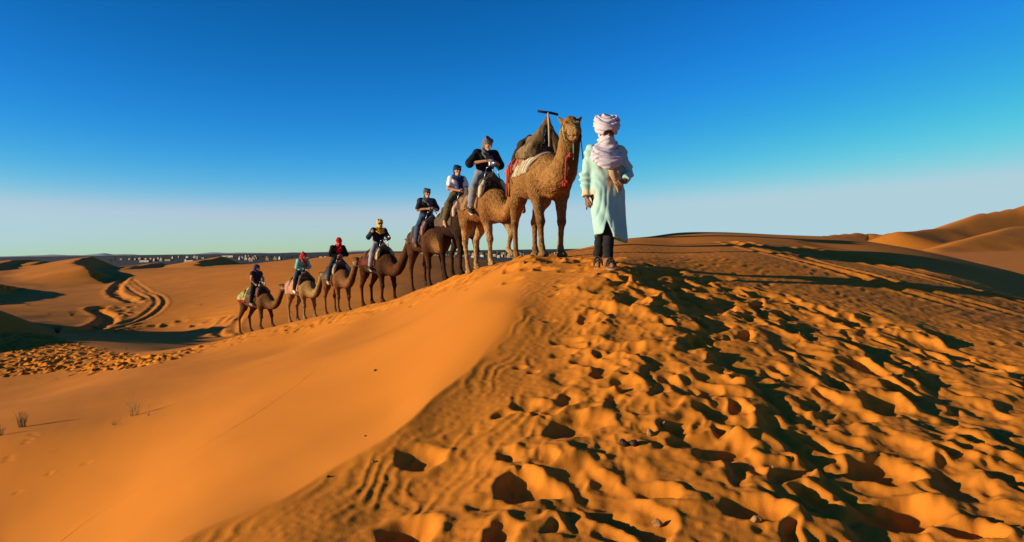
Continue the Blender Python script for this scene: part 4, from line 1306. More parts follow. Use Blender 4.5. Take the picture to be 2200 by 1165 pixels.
SK_L = (0.42, 0.20, 0.115)
def make_riders():
    # 2: man in black t-shirt, grey scarf
    J = rider_joints(0.07, 1.08, hl=(0.34, 0.085, 0.33), hr=(0.34, -0.10, 0.34), nod=1.1, headyaw=0.2)
    J['elR'] = (0.10, -0.37, 0.30); J['handR'] = (nrm((0.4, 0.9, 0.05)), (-0.6, 0.2, -0.7), 0.7)
    r = rider(C[2], 'man in black t-shirt, grey headscarf and grey trousers riding the second camel', J, SK_L)
    shirt(J, r, cloth('black_cotton', (0.012, 0.013, 0.018)), sleeve=0.72, w=1.05, hem=0.10, loose=0.03)
    trousers(J, r, cloth('grey_denim', (0.20, 0.21, 0.235)), end=0.86, loose=0.028)
    headscarf(J, r, cloth('grey_gauze', (0.135, 0.13, 0.13)), tail=0.10)
    shoes(J, r, M_BLACK, cloth('pale_sole', (0.55, 0.52, 0.48)))
    # 3: woman, white shirt, blue scarf
    J = rider_joints(-0.03, 0.92, hl=(0.28, 0.05, 0.22), hr=(0.27, -0.06, 0.21), headyaw=-0.1)
    J['knR'] = (0.26, -0.36, -0.14); J['anR'] = (0.10, -0.40, -0.55); J['toeR'] = (0.24, -0.42, -0.66)
    r = rider(C[3], 'woman in white t-shirt with long navy blue headscarf and olive trousers riding a black camel', J, (0.45, 0.20, 0.11))
    shirt(J, r, cloth('white_cotton', (0.74, 0.73, 0.72)), sleeve=0.38, w=0.92, hem=0.03)
    trousers(J, r, cloth('olive_cotton', (0.105, 0.082, 0.045)), end=0.86, loose=0.032)
    headscarf(J, r, cloth('navy_gauze', (0.016, 0.032, 0.105)), tail=0.30)
    sunglasses(J, r)
    # 4: dark grey t-shirt, grey hood
    J = rider_joints(0.02, 1.02, hl=(0.30, 0.12, 0.30), hr=(0.28, -0.08, 0.29), headyaw=0.0)
    r = rider(C[4], 'rider in charcoal t-shirt, grey hood-like scarf, sunglasses and blue jeans', J, SK_L)
    shirt(J, r, cloth('charcoal_cotton', (0.026, 0.027, 0.034)), sleeve=0.6, w=1.0)
    trousers(J, r, cloth('blue_denim', (0.055, 0.085, 0.14)), end=0.92)
    headscarf(J, r, cloth('slate_gauze', (0.085, 0.095, 0.11)), tail=0.12)
    sunglasses(J, r)
    shoes(J, r, cloth('brown_leather', (0.13, 0.075, 0.045)))
    # 5: navy jumper, yellow scarf, one hand lifted
    J = rider_joints(0.05, 1.08, hl=(0.36, 0.17, 0.26), headyaw=-0.35, nod=0.25)
    J['elR'] = (0.06, -0.36, 0.30); J['wrR'] = (0.22, -0.33, 0.42); J['handR'] = (nrm((0.35, 0.25, 0.9)), (-0.6, 0.6, 0.1), 0.6)
    r = rider(C[5], 'rider in navy jumper and bright yellow headscarf lifting one hand, pale grey jeans', J, SK_L, h=0.010)
    shirt(J, r, cloth('navy_wool', (0.016, 0.018, 0.033)), sleeve=1.9, w=1.02, hem=0.02)
    trousers(J, r, cloth('pale_denim', (0.27, 0.285, 0.31)), end=0.88)
    headscarf(J, r, cloth('yellow_gauze', (0.62, 0.36, 0.035)), tail=0.08, veil=True)
    sunglasses(J, r, big=1.35)
    shoes(J, r, M_BLACK, cloth('pale_sole', (0.55, 0.52, 0.48)))
    # 6: black jumper, red scarf
    J = rider_joints(0.09, 1.05, headyaw=-0.5, nod=1.2)
    r = rider(C[6], 'rider in black jumper whose bright red headscarf hangs down over the chest', J, SK_L, h=0.011)
    shirt(J, r, cloth('black_wool', (0.020, 0.019, 0.019)), sleeve=1.9, w=1.05)
    trousers(J, r, cloth('dark_denim', (0.040, 0.045, 0.055)), end=0.92)
    headscarf(J, r, cloth('red_gauze', (0.60, 0.012, 0.016)), tail=0.30, veil=True)
    shoes(J, r, cloth('pale_canvas', (0.42, 0.30, 0.19)))
    # 7: teal shirt, red scarf
    J = rider_joints(0.11, 0.95, headyaw=0.6, nod=0.7, size=0.94)
    r = rider(C[7], 'rider in sea green long sleeved shirt and dark red headscarf, dark trousers', J, SK_L, h=0.011)
    shirt(J, r, cloth('sea_green_cotton', (0.16, 0.50, 0.40)), sleeve=1.85, w=0.95)
    trousers(J, r, cloth('ink_cotton', (0.020, 0.020, 0.028)), end=0.92)
    headscarf(J, r, cloth('crimson_gauze', (0.40, 0.035, 0.030)), tail=0.16)
    shoes(J, r, cloth('white_canvas', (0.66, 0.60, 0.52)))
    jk = Field((-0.4, -0.35, -0.25), (0.25, 0.35, 0.3), 0.013)
    jk.torus((0.0, 0, 0.10), (0, 0, 1), 0.135, 0.035, 0.02, ell=1.15, ax=(0, 1, 0)); jk.ball((-0.13, -0.05, 0.0), (0.05, 0.16, 0.17), 0.03); jk.ball((-0.08, -0.16, 0.0), (0.10, 0.05, 0.13), 0.04); jk.rough(0.012, 0.06, 4)
    field_obj(jk, 'tied_jacket', cloth('blue_fleece', (0.045, 0.085, 0.20)), r)
    # 8: dark vest, navy scarf
    J = rider_joints(0.02, 1.02, headyaw=0.55, nod=0.35, hl=(0.30, 0.13, 0.20), hr=(0.20, -0.20, 0.10))
    J['handR'] = (nrm((0.6, 0.3, -0.7)), (-0.4, 0.8, 0.0), 0.6)
    r = rider(C[8], 'last rider, bare armed in dark vest and navy headscarf with black trousers', J, (0.40, 0.21, 0.13), h=0.011)
    shirt(J, r, cloth('brown_black_cotton', (0.026, 0.020, 0.019)), sleeve=0.12, w=1.0)
    trousers(J, r, cloth('jet_cotton', (0.012, 0.012, 0.014)), end=0.94)
    headscarf(J, r, cloth('indigo_gauze', (0.022, 0.026, 0.085)), tail=0.10)
    shoes(J, r, cloth('grey_canvas', (0.24, 0.23, 0.22)))
make_riders()
# ------------------------------------------------------------------ saddles, halters, the walking man, ropes
def stripes(c1, c2, f, axis=1, c3=None):
    c1 = np.array(c1); c2 = np.array(c2); c3 = np.array(c3 if c3 is not None else c1)
    def t(x, y, z):
        q = (x, y, z)[axis] + 0.012 * noise3(x * 9, y * 9, z * 9, 2)
        a = (np.sin(q * f) > 0.15)[:, None]; b = (np.sin(q * f * 0.37 + 1.0) > 0.75)[:, None]
        c = np.where(a, c1, c2); c = np.where(b, c3, c)
        return c * (0.85 + 0.25 * noise3(x * 40, y * 40, z * 40, 5)[:, None])
    return t
M_WEAVE = tint_material('woven_blanket', rough=0.95, bump=0.7, bscale=150, bdist=0.006, var=0.35, vscale=30)

def shell(c, off, lo, hi, amp=0.012, seed=1, scale=0.09, hem_wob=0.03):
    F = Field(c['F'].lo, c['F'].lo + np.array([n * c['F'].h for n in c['F'].n]) - 2.5 * c['F'].h, c['F'].h)
    n = [min(a, b) for a, b in zip(F.F.shape, c['torso'].shape)]
    F.F = np.full(F.F.shape, 1.0, np.float32)
    F.F[:n[0], :n[1], :n[2]] = c['torso'][:n[0], :n[1], :n[2]] - off
    X = F.ax[0][:, None, None]; Y = F.ax[1][None, :, None]; Z = F.ax[2][None, None, :]
    I = (X + Y * 0 + Z * 0)
    wob = hem_wob * noise2(I[:, :, 0] * 5, (Y[:, :, 0] + I[:, :, 0] * 0) * 5, seed)[:, :, None]
    F.F = np.maximum(F.F, np.maximum(np.maximum(lo[0] - X, X - hi[0]), np.maximum(lo[2] - Z + wob, Z - hi[2])))
    F.rough(amp, scale, seed, (1, 1, 0.35))
    return F

def saddle(c, label, blanket, pad=(0.10, 0.07, 0.05), pouch=(0.52, 0.42, 0.28), lo=(-0.72, 0, 1.20), rump=None, seed=1, bar=0.13):
    root = empty('camel_saddle', tuple(c['world']((-0.12, 0, 1.75))), c['rz'], c['scale'])
    tag(root, label, 'saddle', 'saddles strapped on the camels')
    off = np.array((-0.12, 0, 1.75))
    def put(F, name, mat, relax=1, tint=None):
        F.lo = F.lo - off
        V, Q = F.mesh(name, relax)
        me = mesh_np(name, V, Q)
        if tint is not None: set_tint(me, V + off, tint)
        return link(name, me, mat, root)
    put(shell(c, 0.030, lo, (0.24, 0, 2.5), seed=seed), 'blanket', M_WEAVE, 1, blanket)
    if rump is not None:
        put(shell(c, 0.045, rump[0], rump[1], 0.016, seed + 4), 'rump_cloth', M_WEAVE, 1, rump[2])
    h = 0.017
    for x, z in ((0.27, 1.84), (-0.52, 1.72)):
        P_ = Field((x - 0.25, -0.5, 1.2), (x + 0.25, 0.5, 2.2), h)
        P_.chain([(x, 0.30, z - 0.36), (x - 0.01, 0.20, z - 0.12), (x - 0.02, 0, z), (x - 0.01, -0.20, z - 0.12), (x, -0.30, z - 0.36)], [0.055, 0.07, 0.07, 0.07, 0.055], 0.03)
        P_.rough(0.010, 0.07, seed + 2)
        put(P_, 'saddle_pad', cloth('pad_%d' % seed, pad))
    for sg in (1, -1):
        Q_ = Field((0.1, -0.5, 1.1), (0.6, 0.5, 1.9), h)
        Q_.chain([(0.32, sg * 0.20, 1.74), (0.355, sg * 0.27, 1.60), (0.355, sg * 0.31, 1.44)], [0.040, 0.058, 0.050], 0.02)
        Q_.ball((0.36, sg * 0.30, 1.58), (0.045, 0.045, 0.085), 0.02); Q_.rough(0.010, 0.05, seed + 7)
        put(Q_, 'padding_bolster', cloth('bolster_%d' % seed, pouch))
    put(shell(c, 0.013, (0.12, 0, 0.70), (0.165, 0, 1.40), 0.003, seed + 9, hem_wob=0.0), 'girth_strap', cloth('girth_%d' % seed, tuple(0.6 * v for v in pad)))
    hd = []
    b = np.array([0.30, 0, 1.86]) - off
    hd.append((np.array([b + (0, 0, -0.05), b + (0.015, 0, 0.10), b + (0.03, 0, 0.20)]), 0.013))
    arc = [b + (0.03 - 0.04 * abs(t) ** 2, bar * t, 0.20 - 0.05 * t * t) for t in np.linspace(-1, 1, 9)]
    hd.append((np.array(arc), 0.014))
    for sg in (1, -1):
        hd.append((np.array([b + (-0.01, sg * bar, 0.15), b + (-0.02, sg * bar * 1.15, 0.04), b + (-0.02, sg * bar * 1.5, -0.12)]), 0.012))
    tubes_obj('handle_bar', hd, M_STEEL, root)
    return root

def halter(c, col=(0.20, 0.02, 0.02), green=None, tassel=None):
    at, f, u, lat = c['at'], c['f'], c['u'], c['lat']
    m = cloth('halter_%d' % int(col[0] * 1000 + col[2] * 100), col)
    ring = lambda a, r1, r2, dz, tilt=0.0: np.array([at(a + tilt * math.sin(t), r1 * math.cos(t), dz + r2 * math.sin(t)) for t in np.linspace(0, 2 * math.pi, 25)])
    L = [(ring(0.235, 0.088, 0.098, -0.068), 0.009), (ring(0.015, 0.118, 0.135, -0.01, -0.10), 0.009)]
    for sg in (1, -1):
        L.append((np.array([at(0.235, sg * 0.089, -0.06), at(0.13, sg * 0.104, -0.045), at(0.03, sg * 0.118, -0.02)]), 0.008))
    h = tubes_obj('halter', L, m, c['root'])
    if green is not None:
        tubes_obj('cord', [(np.array([at(0.13, -0.107, 0.03), at(0.14, -0.105, -0.05), at(0.13, -0.085, -0.12), at(0.12, -0.02, -0.15), at(0.11, 0.05, -0.135)]), 0.010),
                           (np.array([at(0.17, 0.01, -0.14), at(0.13, 0.015, -0.24), at(0.09, 0.02, -0.36)]), 0.007)], green, h)
    return h

def make_gear():
    W_ = (0.62, 0.55, 0.45)
    saddle(C[2], 'padded saddle under the man in the black t-shirt, cream bolsters at its front', stripes((0.10, 0.05, 0.03), (0.30, 0.16, 0.08), 60), seed=2)
    saddle(C[3], 'padded saddle under the woman in white, pinkish beige bolsters', stripes((0.05, 0.035, 0.03), (0.12, 0.08, 0.05), 55), pouch=(0.50, 0.36, 0.26), seed=3)
    saddle(C[4], 'padded saddle under the rider in charcoal t-shirt, reddish bolsters', stripes((0.07, 0.035, 0.03), (0.20, 0.10, 0.07), 50), pouch=(0.32, 0.17, 0.12), seed=4)
    saddle(C[5], 'padded saddle with dark red blanket under the rider in yellow headscarf', stripes((0.16, 0.03, 0.02), (0.06, 0.02, 0.02), 65), pouch=(0.55, 0.40, 0.20), seed=5)
    saddle(C[6], 'padded saddle under the rider in bright red headscarf, pale knotted bolsters', stripes((0.05, 0.04, 0.04), (0.14, 0.10, 0.07), 55), pouch=(0.45, 0.36, 0.24), seed=6)
    saddle(C[7], 'saddle with pink checked blanket hanging over the rump of the sandy camel', stripes((0.46, 0.16, 0.10), (0.56, 0.30, 0.18), 70, 0, (0.55, 0.24, 0.15)), lo=(-1.02, 0, 1.02), pouch=(0.10, 0.06, 0.05), seed=7)
    saddle(C[8], 'saddle of the last camel with yellow green cloth and red band behind the rider', stripes((0.10, 0.06, 0.03), (0.20, 0.10, 0.05), 60), pouch=(0.25, 0.10, 0.08), seed=8,
           rump=((-0.98, 0, 1.16), (-0.40, 0, 2.5), lambda x, y, z: np.where((z < 1.27)[:, None], np.array((0.30, 0.03, 0.02)), np.array((0.52, 0.46, 0.15)) * (0.75 + 0.5 * noise3(x * 14, y * 14, z * 14, 3))[:, None])))
    for k, col in ((2, (0.16, 0.03, 0.02)), (3, (0.10, 0.02, 0.02)), (4, (0.20, 0.10, 0.05)), (5, (0.28, 0.20, 0.14)), (6, (0.45, 0.38, 0.30)), (7, (0.10, 0.05, 0.04)), (8, (0.42, 0.28, 0.20))):
        halter(C[k], col)
    # ---- lead camel: saddle without rider, coarse cloth thrown over the T handle
    c = C[1]
    off = np.array((-0.1, 0, 1.75))
    root = empty('camel_saddle', tuple(c['world'](off)), c['rz'])
    tag(root, 'riderless saddle of the lead camel, brown cloth draped over its black T handle', 'saddle', 'saddles strapped on the camels')
    def put(F, name, mat, relax=1, tint=None, par=None):
        F.lo = F.lo - off
        V, Q = F.mesh(name, relax); me = mesh_np(name, V, Q)
        if tint is not None: set_tint(me, V + off, tint)
        return link(name, me, mat, par or root)
    put(shell(c, 0.028, (-0.50, 0, 1.30), (0.52, 0, 1.80), seed=11, scale=0.12), 'striped_blanket', M_WEAVE, 1, stripes((0.58, 0.46, 0.30), (0.24, 0.15, 0.08), 95, 0, (0.66, 0.58, 0.45)))
    put(shell(c, 0.060, (-0.74, 0, 1.40), (-0.10, 0, 2.5), 0.022, seed=12, hem_wob=0.10), 'red_blanket', M_WEAVE, 1, stripes((0.42, 0.085, 0.045), (0.55, 0.26, 0.16), 80, 0, (0.16, 0.03, 0.025)))
    R_ = Field((-0.9, -0.5, 1.3), (0.2, 0.5, 2.3), 0.016)
    R_.chain([(-0.48, 0.30, 1.60), (-0.50, 0.16, 1.86), (-0.50, 0, 1.94), (-0.50, -0.16, 1.86), (-0.48, -0.30, 1.58)], [0.06, 0.075, 0.085, 0.075, 0.06], 0.03)
    R_.rough(0.016, 0.06, 14)
    put(R_, 'saddle_pad', cloth('dark_felt', (0.045, 0.026, 0.022)))
    D_ = Field((-0.75, -0.6, 1.35), (0.85, 0.6, 2.5), 0.014)
    ap = np.array((0.40, 0, 2.13))
    for (x, y, z) in [(0.04, -0.28, 1.62), (0.04, 0.28, 1.62), (0.20, 0.27, 1.63), (0.20, -0.28, 1.60), (0.36, -0.21, 1.66), (0.36, 0.20, 1.66), (0.0, -0.14, 1.84), (0.0, 0.14, 1.84)]:
        D_.cone(ap, (x, y, z), 0.026, 0.045, 0.030)
        mid = ap * 0.55 + np.array((x, y, z)) * 0.45 - np.array((0.02, 0, 0.05))
        D_.cone(mid, (x, y, z), 0.045, 0.075, 0.035)
    def folds(x, y, z):
        a = np.arctan2(y, x - 0.42) ; rr = np.clip((2.15 - z) / 0.5, 0, 1.2)
        return 0.048 * rr * np.sin(a * 11 + 3 * noise3(x * 4, y * 4, z * 2, 8)) + 0.016 * rr * np.sin(a * 27 + 5 * noise3(x * 6, y * 6, z * 3, 9))
    D_.fn(folds)
    D_.rough(0.008, 0.05, 15)
    D_.box((-0.8, -0.7, 1.2), (0.9, 0.7, 1.55), op='s')
    put(D_, 'draped_cloth', M_WEAVE, 1, lambda x, y, z: np.array((0.20, 0.130, 0.065)) * (0.75 + 0.5 * noise3(x * 22, y * 22, z * 9, 7) + 0.18 * np.sin(np.arctan2(y, x - 0.42) * 40))[:, None])
    pole = tubes_obj('handle_post', [(np.array([(0.50, 0, 1.70), (0.485, 0, 2.0), (0.45, 0, 2.23)]) - off, 0.017)], cloth('bare_wood', (0.42, 0.30, 0.18)), root)
    tubes_obj('cross_bar', [(np.array([(0.44, 0.165, 2.205), (0.44, 0.05, 2.23), (0.44, -0.05, 2.237), (0.44, -0.165, 2.25)]) - off, 0.020)], M_BLACK, root, 10)
    red = cloth('red_yarn', (0.38, 0.045, 0.035))
    L = []
    for y in (-1,):
        for k, (x, dz) in enumerate(((-0.62, 0.62), (-0.55, 0.40), (-0.45, 0.30), (-0.30, 0.26))):
            z0 = 1.62
            L.append((np.array([(x, y * 0.30, z0), (x - 0.02, y * 0.385, z0 - 0.3 * dz), (x - 0.01, y * 0.40, z0 - 0.65 * dz), (x + 0.01, y * 0.40, z0 - dz)]) - off, [0.011, 0.013, 0.013, 0.022]))
    tubes_obj('tassel_cord', L, red, root)
    hl = halter(c, (0.12, 0.02, 0.02), green=cloth('green_cord', (0.22, 0.42, 0.16)))
    at = c['at']
    a0 = at(0.12, 0.0, -0.14)
    pts = np.array([a0, a0 + (-0.02, -0.02, -0.20), (1.36, -0.02, 1.42), (1.32, -0.02, 1.26), (1.28, -0.02, 1.10)])
    T = [(smooth_line(pts[1:], 5), 0.013)]
    for k in range(9):
        a = k * 2.4; s = 0.05 + 0.03 * (k % 3)
        e = pts[-1] + np.array((0.03 * math.cos(a), 0.07 * math.sin(a) + 0.03, -0.03 - 0.05 * (k % 2)))
        T.append((np.array([pts[-1], 0.5 * (pts[-1] + e) + (0, 0, 0.015), e]), [0.012, 0.014, 0.018]))
    for k in range(6):
        a = k * 1.05
        T.append((np.array([pts[1], pts[1] + np.array((0.02, 0.030 * math.cos(a), 0.030 * math.sin(a)))]), [0.022, 0.016]))
    tubes_obj('tassel', T, red, hl)

def make_man():
    q = P(1302, 572, 9.75)
    base = np.array([q[0], q[1], gz(q[0], q[1])])
    rz = math.radians(-83)
    root = empty('person', tuple(base), rz, 1.035)
    tag(root, 'man walking in front in a pale mint robe and big white turban, face veiled', 'person')
    J = dict(pelvis=(0.02, 0, 0.92), chest=(0.05, 0, 1.24), neck=(0.075, 0, 1.42), head=(0.115, 0, 1.565), face=(1, 0.02, -0.12),
             shL=(0.05, 0.172, 1.375), shR=(0.05, -0.172, 1.375), hipL=(0.02, 0.09, 0.90), hipR=(0.02, -0.09, 0.90),
             elL=(0.06, 0.262, 1.12), elR=(0.0, -0.232, 1.08), wrL=(0.235, 0.175, 1.015), wrR=(0.05, -0.235, 0.83),
             knL=(0.16, 0.0, 0.50), knR=(0.02, -0.050, 0.48), anL=(0.22, -0.030, 0.10), anR=(-0.24, -0.045, 0.13), toeL=(0.38, -0.015, 0.035), toeR=(-0.10, -0.070, 0.03))
    J['handL'] = (nrm((0.55, -0.72, -0.25)), (-0.6, -0.3, -0.5), 0.75)
    J['handR'] = (nrm((0.12, 0.06, -1)), (-0.25, 1.0, 0), 0.85)
    # feet find the sand
    c_, s_ = math.cos(rz), math.sin(rz)
    for s in 'LR':
        t = J['toe' + s]; wx = base[0] + t[0] * c_ - t[1] * s_; wy = base[1] + t[0] * s_ + t[1] * c_
        dz = gz(wx, wy) - base[2]
        J['toe' + s] = (t[0], t[1], t[2] + dz); a = J['an' + s]; J['an' + s] = (a[0], a[1], a[2] + dz * 0.9); k = J['kn' + s]; J['kn' + s] = (k[0], k[1], k[2] + 0.4 * dz)
    pts = np.array([J[k] for k in J if not k.startswith('hand') and k != 'face'], float)
    F = body_field(J, 0.0062, pts.min(0) - 0.18, pts.max(0) + 0.16)
    field_obj(F, 'body', M_SKIN, root, 1, skin_tint((0.20, 0.085, 0.042)))
    trousers(J, root, cloth('black_linen', (0.020, 0.019, 0.020)), h=0.010, w=0.90, end=0.94, loose=0.012)
    # robe
    h = 0.0085
    R = Field((-0.5, -0.55, 0.25), (0.6, 0.6, 1.6), h)
    pel, ch, nk = np.array(J['pelvis']), np.array(J['chest']), np.array(J['neck'])
    R.cone(ch + (0.0, 0.085, 0.03), ch + (0, -0.085, 0.03), 0.130, 0.130, 0.06)
    R.cone(ch + (0, 0.06, -0.12), ch + (0, -0.06, -0.12), 0.130, 0.130, 0.06)
    R.cone(pel + (0, 0.06, 0.02), pel + (0, -0.06, 0.02), 0.145, 0.145, 0.08)
    R.cone(J['shL'], J['shR'], 0.074, 0.074, 0.05)
    R.cone(ch + (0, 0, 0.08), nk - (0, 0, 0.01), 0.11, 0.072, 0.05)
    # skirt: falls over the forward knee, trails behind on the other side
    R.cone(pel + (0.02, -0.05, -0.05), (0.165, -0.03, 0.41), 0.148, 0.150, 0.06)
    R.cone(pel + (0.01, 0.08, -0.05), (0.09, 0.10, 0.32), 0.145, 0.140, 0.06)
    R.cone(pel + (-0.03, 0, -0.05), (-0.06, 0.0, 0.40), 0.130, 0.120, 0.07)
    # sleeves
    for s, wr, rr in (('L', 0.93, 0.068), ('R', 0.92, 0.072)):
        a, e, w = np.array(J['sh' + s]), np.array(J['el' + s]), np.array(J['wr' + s])
        R.cone(a, e, 0.076, rr, 0.035); R.cone(e, e + (w - e) * wr, rr, 0.056, 0.02)
        d = nrm(w - e); p = e + (w - e) * wr
        sl, g = R.win(p - 0.14, p + 0.14)
        hd = (g[0] - p[0]) * d[0] + (g[1] - p[1]) * d[1] + (g[2] - p[2]) * d[2]
        near = (g[0] - p[0]) ** 2 + (g[1] - p[1]) ** 2 + (g[2] - p[2]) ** 2 < 0.105 ** 2
        R.F[sl] = np.where(near, np.maximum(R.F[sl], hd), R.F[sl])
    R.fn(lambda x, y, z: (0.006 * np.sin(y * 38 + 7 * z + 4.5 * noise3(x * 3, y * 5, z * 2.2, 3)) * sstep(1.0, 0.55, z)
                          + 0.007 * np.sin((z * 42 + y * 22) + 6 * noise3(x * 6, y * 6, z * 5, 6)) * sstep(0.9, 1.0, z) * np.clip(0.4 + noise3(x * 5, y * 5, z * 4, 12), 0, 1)
                          + 0.008 * np.sin(z * 60 + 26 * y + 4 * noise3(x * 7, y * 7, z * 7, 14)) * sstep(0.20, 0.27, np.abs(y)) * sstep(0.75, 0.9, z)))
    def creases(x, y, z):
        a = np.abs(np.sin(z * 30 + 14 * y + 5 * noise3(x * 5, y * 5, z * 4, 61))) ** 0.7
        b = np.abs(np.sin(y * 34 - 5 * z + 4 * noise3(x * 4, y * 4, z * 2, 63))) ** 0.7
        up = sstep(0.88, 1.0, z)
        return 0.012 * (1 - a) * up * np.clip(noise3(x * 4, y * 4, z * 4, 65) + 0.4, 0, 1) + 0.012 * (1 - b) * (1 - up) * np.clip(noise3(x * 3, y * 5, z * 2, 66) + 0.5, 0, 1)
    R.fn(creases)
    R.rough(0.005, 0.11, 31, (1, 1, 0.45)); R.rough(0.0025, 0.04, 33, (1, 1, 0.5))
    # slit and uneven hem
    X, Y, Z = R.ax[0][:, None, None], R.ax[1][None, :, None], R.ax[2][None, None, :]
    hem = 0.345 - 0.30 * np.clip(Y - 0.02, -0.1, 0.2) * 1.0 + 0.10 * X
    R.F = np.maximum(R.F, hem - Z)
    wid = 0.075 * (0.56 - Z) / 0.2
    R.F = np.maximum(R.F, -np.maximum(np.maximum(np.abs(Y + 0.045) - wid, Z - 0.56), -X - 0.02))
    mint = np.array((0.33, 0.50, 0.45)); beige = np.array((0.46, 0.32, 0.19))
    def rt(x, y, z):
        c = np.tile(mint, (len(x), 1))
        fr = x > 0.06
        band = (np.abs(y - 0.035 + 0.03 * (1.2 - z)) < 0.026 + 0.010 * np.sin(z * 40)) & fr & (z > 0.93) & (z < 1.30)
        pat = noise3(x * 34, y * 34, z * 34, 5) > -0.1
        n = noise3(x * 22, y * 22, z * 14, 5)
        def lay(w, col):
            w = np.clip(w, 0, 1)[:, None]; c[:] = c * (1 - w) + np.array(col) * w
        lay(sstep(0.050, 0.028, np.abs(y - 0.040 + 0.10 * (1.2 - z)) + 0.012 * n) * fr * sstep(0.90, 0.95, z) * sstep(1.33, 1.28, z), beige)
        lay(sstep(0.036, 0.020, np.abs(y + 0.095) + 0.010 * n) * fr * sstep(1.12, 1.18, z), beige * 0.9)
        lay(sstep(-0.15, -0.17, y) * sstep(0.94, 0.92, z + 0.01 * n) * sstep(0.76, 0.78, z), (0.52, 0.42, 0.27))
        return c
    field_obj(R, 'robe', tint_material('mint_cotton', rough=0.85, bump=0.4, bscale=6, bdist=0.03, var=0.12, vscale=9), root, 1, rt)
    # brown scarf end hanging over the robe from shoulder to belly
    S = Field((0.0, -0.25, 0.75), (0.42, 0.30, 1.45), 0.0085)
    for a, b, r1, r2 in (((0.165, -0.02, 1.30), (0.205, 0.055, 1.10), 0.040, 0.062), ((0.205, 0.055, 1.10), (0.215, 0.115, 0.90), 0.062, 0.020), ((0.17, 0.09, 1.30), (0.205, 0.10, 1.08), 0.035, 0.05)):
        S.cone(a, b, r1, r2, 0.02, flat=((1, 0, 0), 0.42))
    S.fn(lambda x, y, z: 0.010 * np.sin(y * 90 + 18 * z + 3 * noise3(x * 8, y * 8, z * 4, 2))); S.rough(0.006, 0.04, 3)
    field_obj(S, 'scarf_end', cloth('brown_gauze', (0.40, 0.25, 0.14)), root)
    # veil and scarf round the neck
    Hc, f, lat, u, at = head_frame(J)
    white = cloth('lilac_white_muslin', (0.52, 0.45, 0.50), 0.85)
    V = Field((-0.25, -0.35, 1.0), (0.42, 0.35, 1.75), 0.0072)
    R3 = np.stack([f, lat, u], 1)
    V.ball(at(0.028, 0, -0.060), (0.092, 0.086, 0.078), 0.02, rot=R3)
    V.cone(at(0.09, 0, -0.015), at(0.106, 0, -0.03), 0.016, 0.018, 0.02)
    V.cone(at(0.0, 0, -0.06), nk + (0.01, 0, 0.02), 0.080, 0.085, 0.03)
    for (cx, cz, R0, r0, tl, sl_, el) in ((0.09, 1.480, 0.080, 0.022, 0.30, 0.25, 1.12), (0.092, 1.455, 0.086, 0.024, 0.42, -0.20, 1.15), (0.10, 1.425, 0.092, 0.025, 0.45, -0.35, 1.18), (0.105, 1.400, 0.100, 0.025, 0.55, 0.15, 1.2), (0.11, 1.370, 0.118, 0.025, 0.55, 0.25, 1.24), (0.115, 1.345, 0.136, 0.026, 0.62, 0.05, 1.24), (0.12, 1.315, 0.148, 0.026, 0.74, -0.12, 1.18), (0.125, 1.290, 0.146, 0.024, 0.90, 0.14, 1.08), (0.13, 1.270, 0.140, 0.022, 1.02, 0.0, 1.0)):
        V.torus((cx, 0, cz), nrm((tl, sl_, 1)), R0, r0, 0.014, ell=el, ax=(0, 1, 0))
    V.cone((0.19, -0.02, 1.26), (0.215, 0.02, 1.17), 0.055, 0.022, 0.03, flat=((1, 0, 0), 0.5))
    V.fn(lambda x, y, z: 0.0035 * np.sin(z * 120 + 30 * np.abs(y) + 5 * noise3(x * 7, y * 7, z * 7, 4)))
    V.rough(0.003, 0.07, 41)
    field_obj(V, 'neck_scarf', white, root)
    # turban: many tilted windings
    T = Field((-0.22, -0.25, 1.5), (0.36, 0.25, 1.95), 0.0068)
    T.ball(at(-0.015, 0, 0.115), (0.135, 0.135, 0.098), 0.02, rot=R3)
    T.ball(at(-0.07, 0, 0.02), (0.07, 0.09, 0.11), 0.02, rot=R3)
    k = 0
    for hh, R0 in ((0.055, 0.112), (0.072, 0.124), (0.090, 0.133), (0.108, 0.139), (0.126, 0.141), (0.144, 0.138), (0.160, 0.130), (0.176, 0.117), (0.190, 0.098), (0.200, 0.074), (0.207, 0.045)):
        tl = (0.20, -0.26, 0.10, -0.12, 0.28, -0.20)[k % 6] + 0.03 * math.sin(k * 2.3); tf = (0.38, 0.46, 0.28, 0.42, 0.24)[k % 5] * (1 - 0.03 * k)
        T.torus(at(-0.012, 0, hh), nrm(u + tf * f + tl * lat), R0, 0.0185, 0.005, ell=1.05, ax=f); k += 1
    T.fn(lambda x, y, z: 0.0028 * np.sin(z * 190 + 40 * y + 30 * x + 4 * noise3(x * 9, y * 9, z * 9, 4)))
    T.rough(0.0025, 0.06, 43)
    T.ball(at(0.14, 0, 0.002), (0.08, 0.075, 0.046), 0.01, op='s', rot=R3)
    field_obj(T, 'turban', white, root)
    sunglasses(J, root, material('amber_lens', (0.035, 0.010, 0.004, 1), rough=0.1, spec=0.7), 1.05)
    # sandals
    for s in 'LR':
        a = np.array(J['an' + s]); t = np.array(J['toe' + s]); d = nrm(t - a)
        low = np.array((t[0], t[1], t[2]))
        hl = a - 0.30 * (t - a); hl[2] = t[2] - 0.002
        S = Field(np.minimum(a, t) - 0.16, np.maximum(a, t) + 0.14, 0.007)
        S.cone(hl - (0, 0, 0.028), t + d * 0.035 - (0, 0, 0.028), 0.044, 0.050, 0.01, flat=((0, 0, 1), 0.30))
        o = field_obj(S, 'sandal', cloth('tan_leather', (0.30, 0.185, 0.10)), root)
        mid = 0.45 * a + 0.55 * t
        sd = nrm(np.cross((0, 0, 1), d))
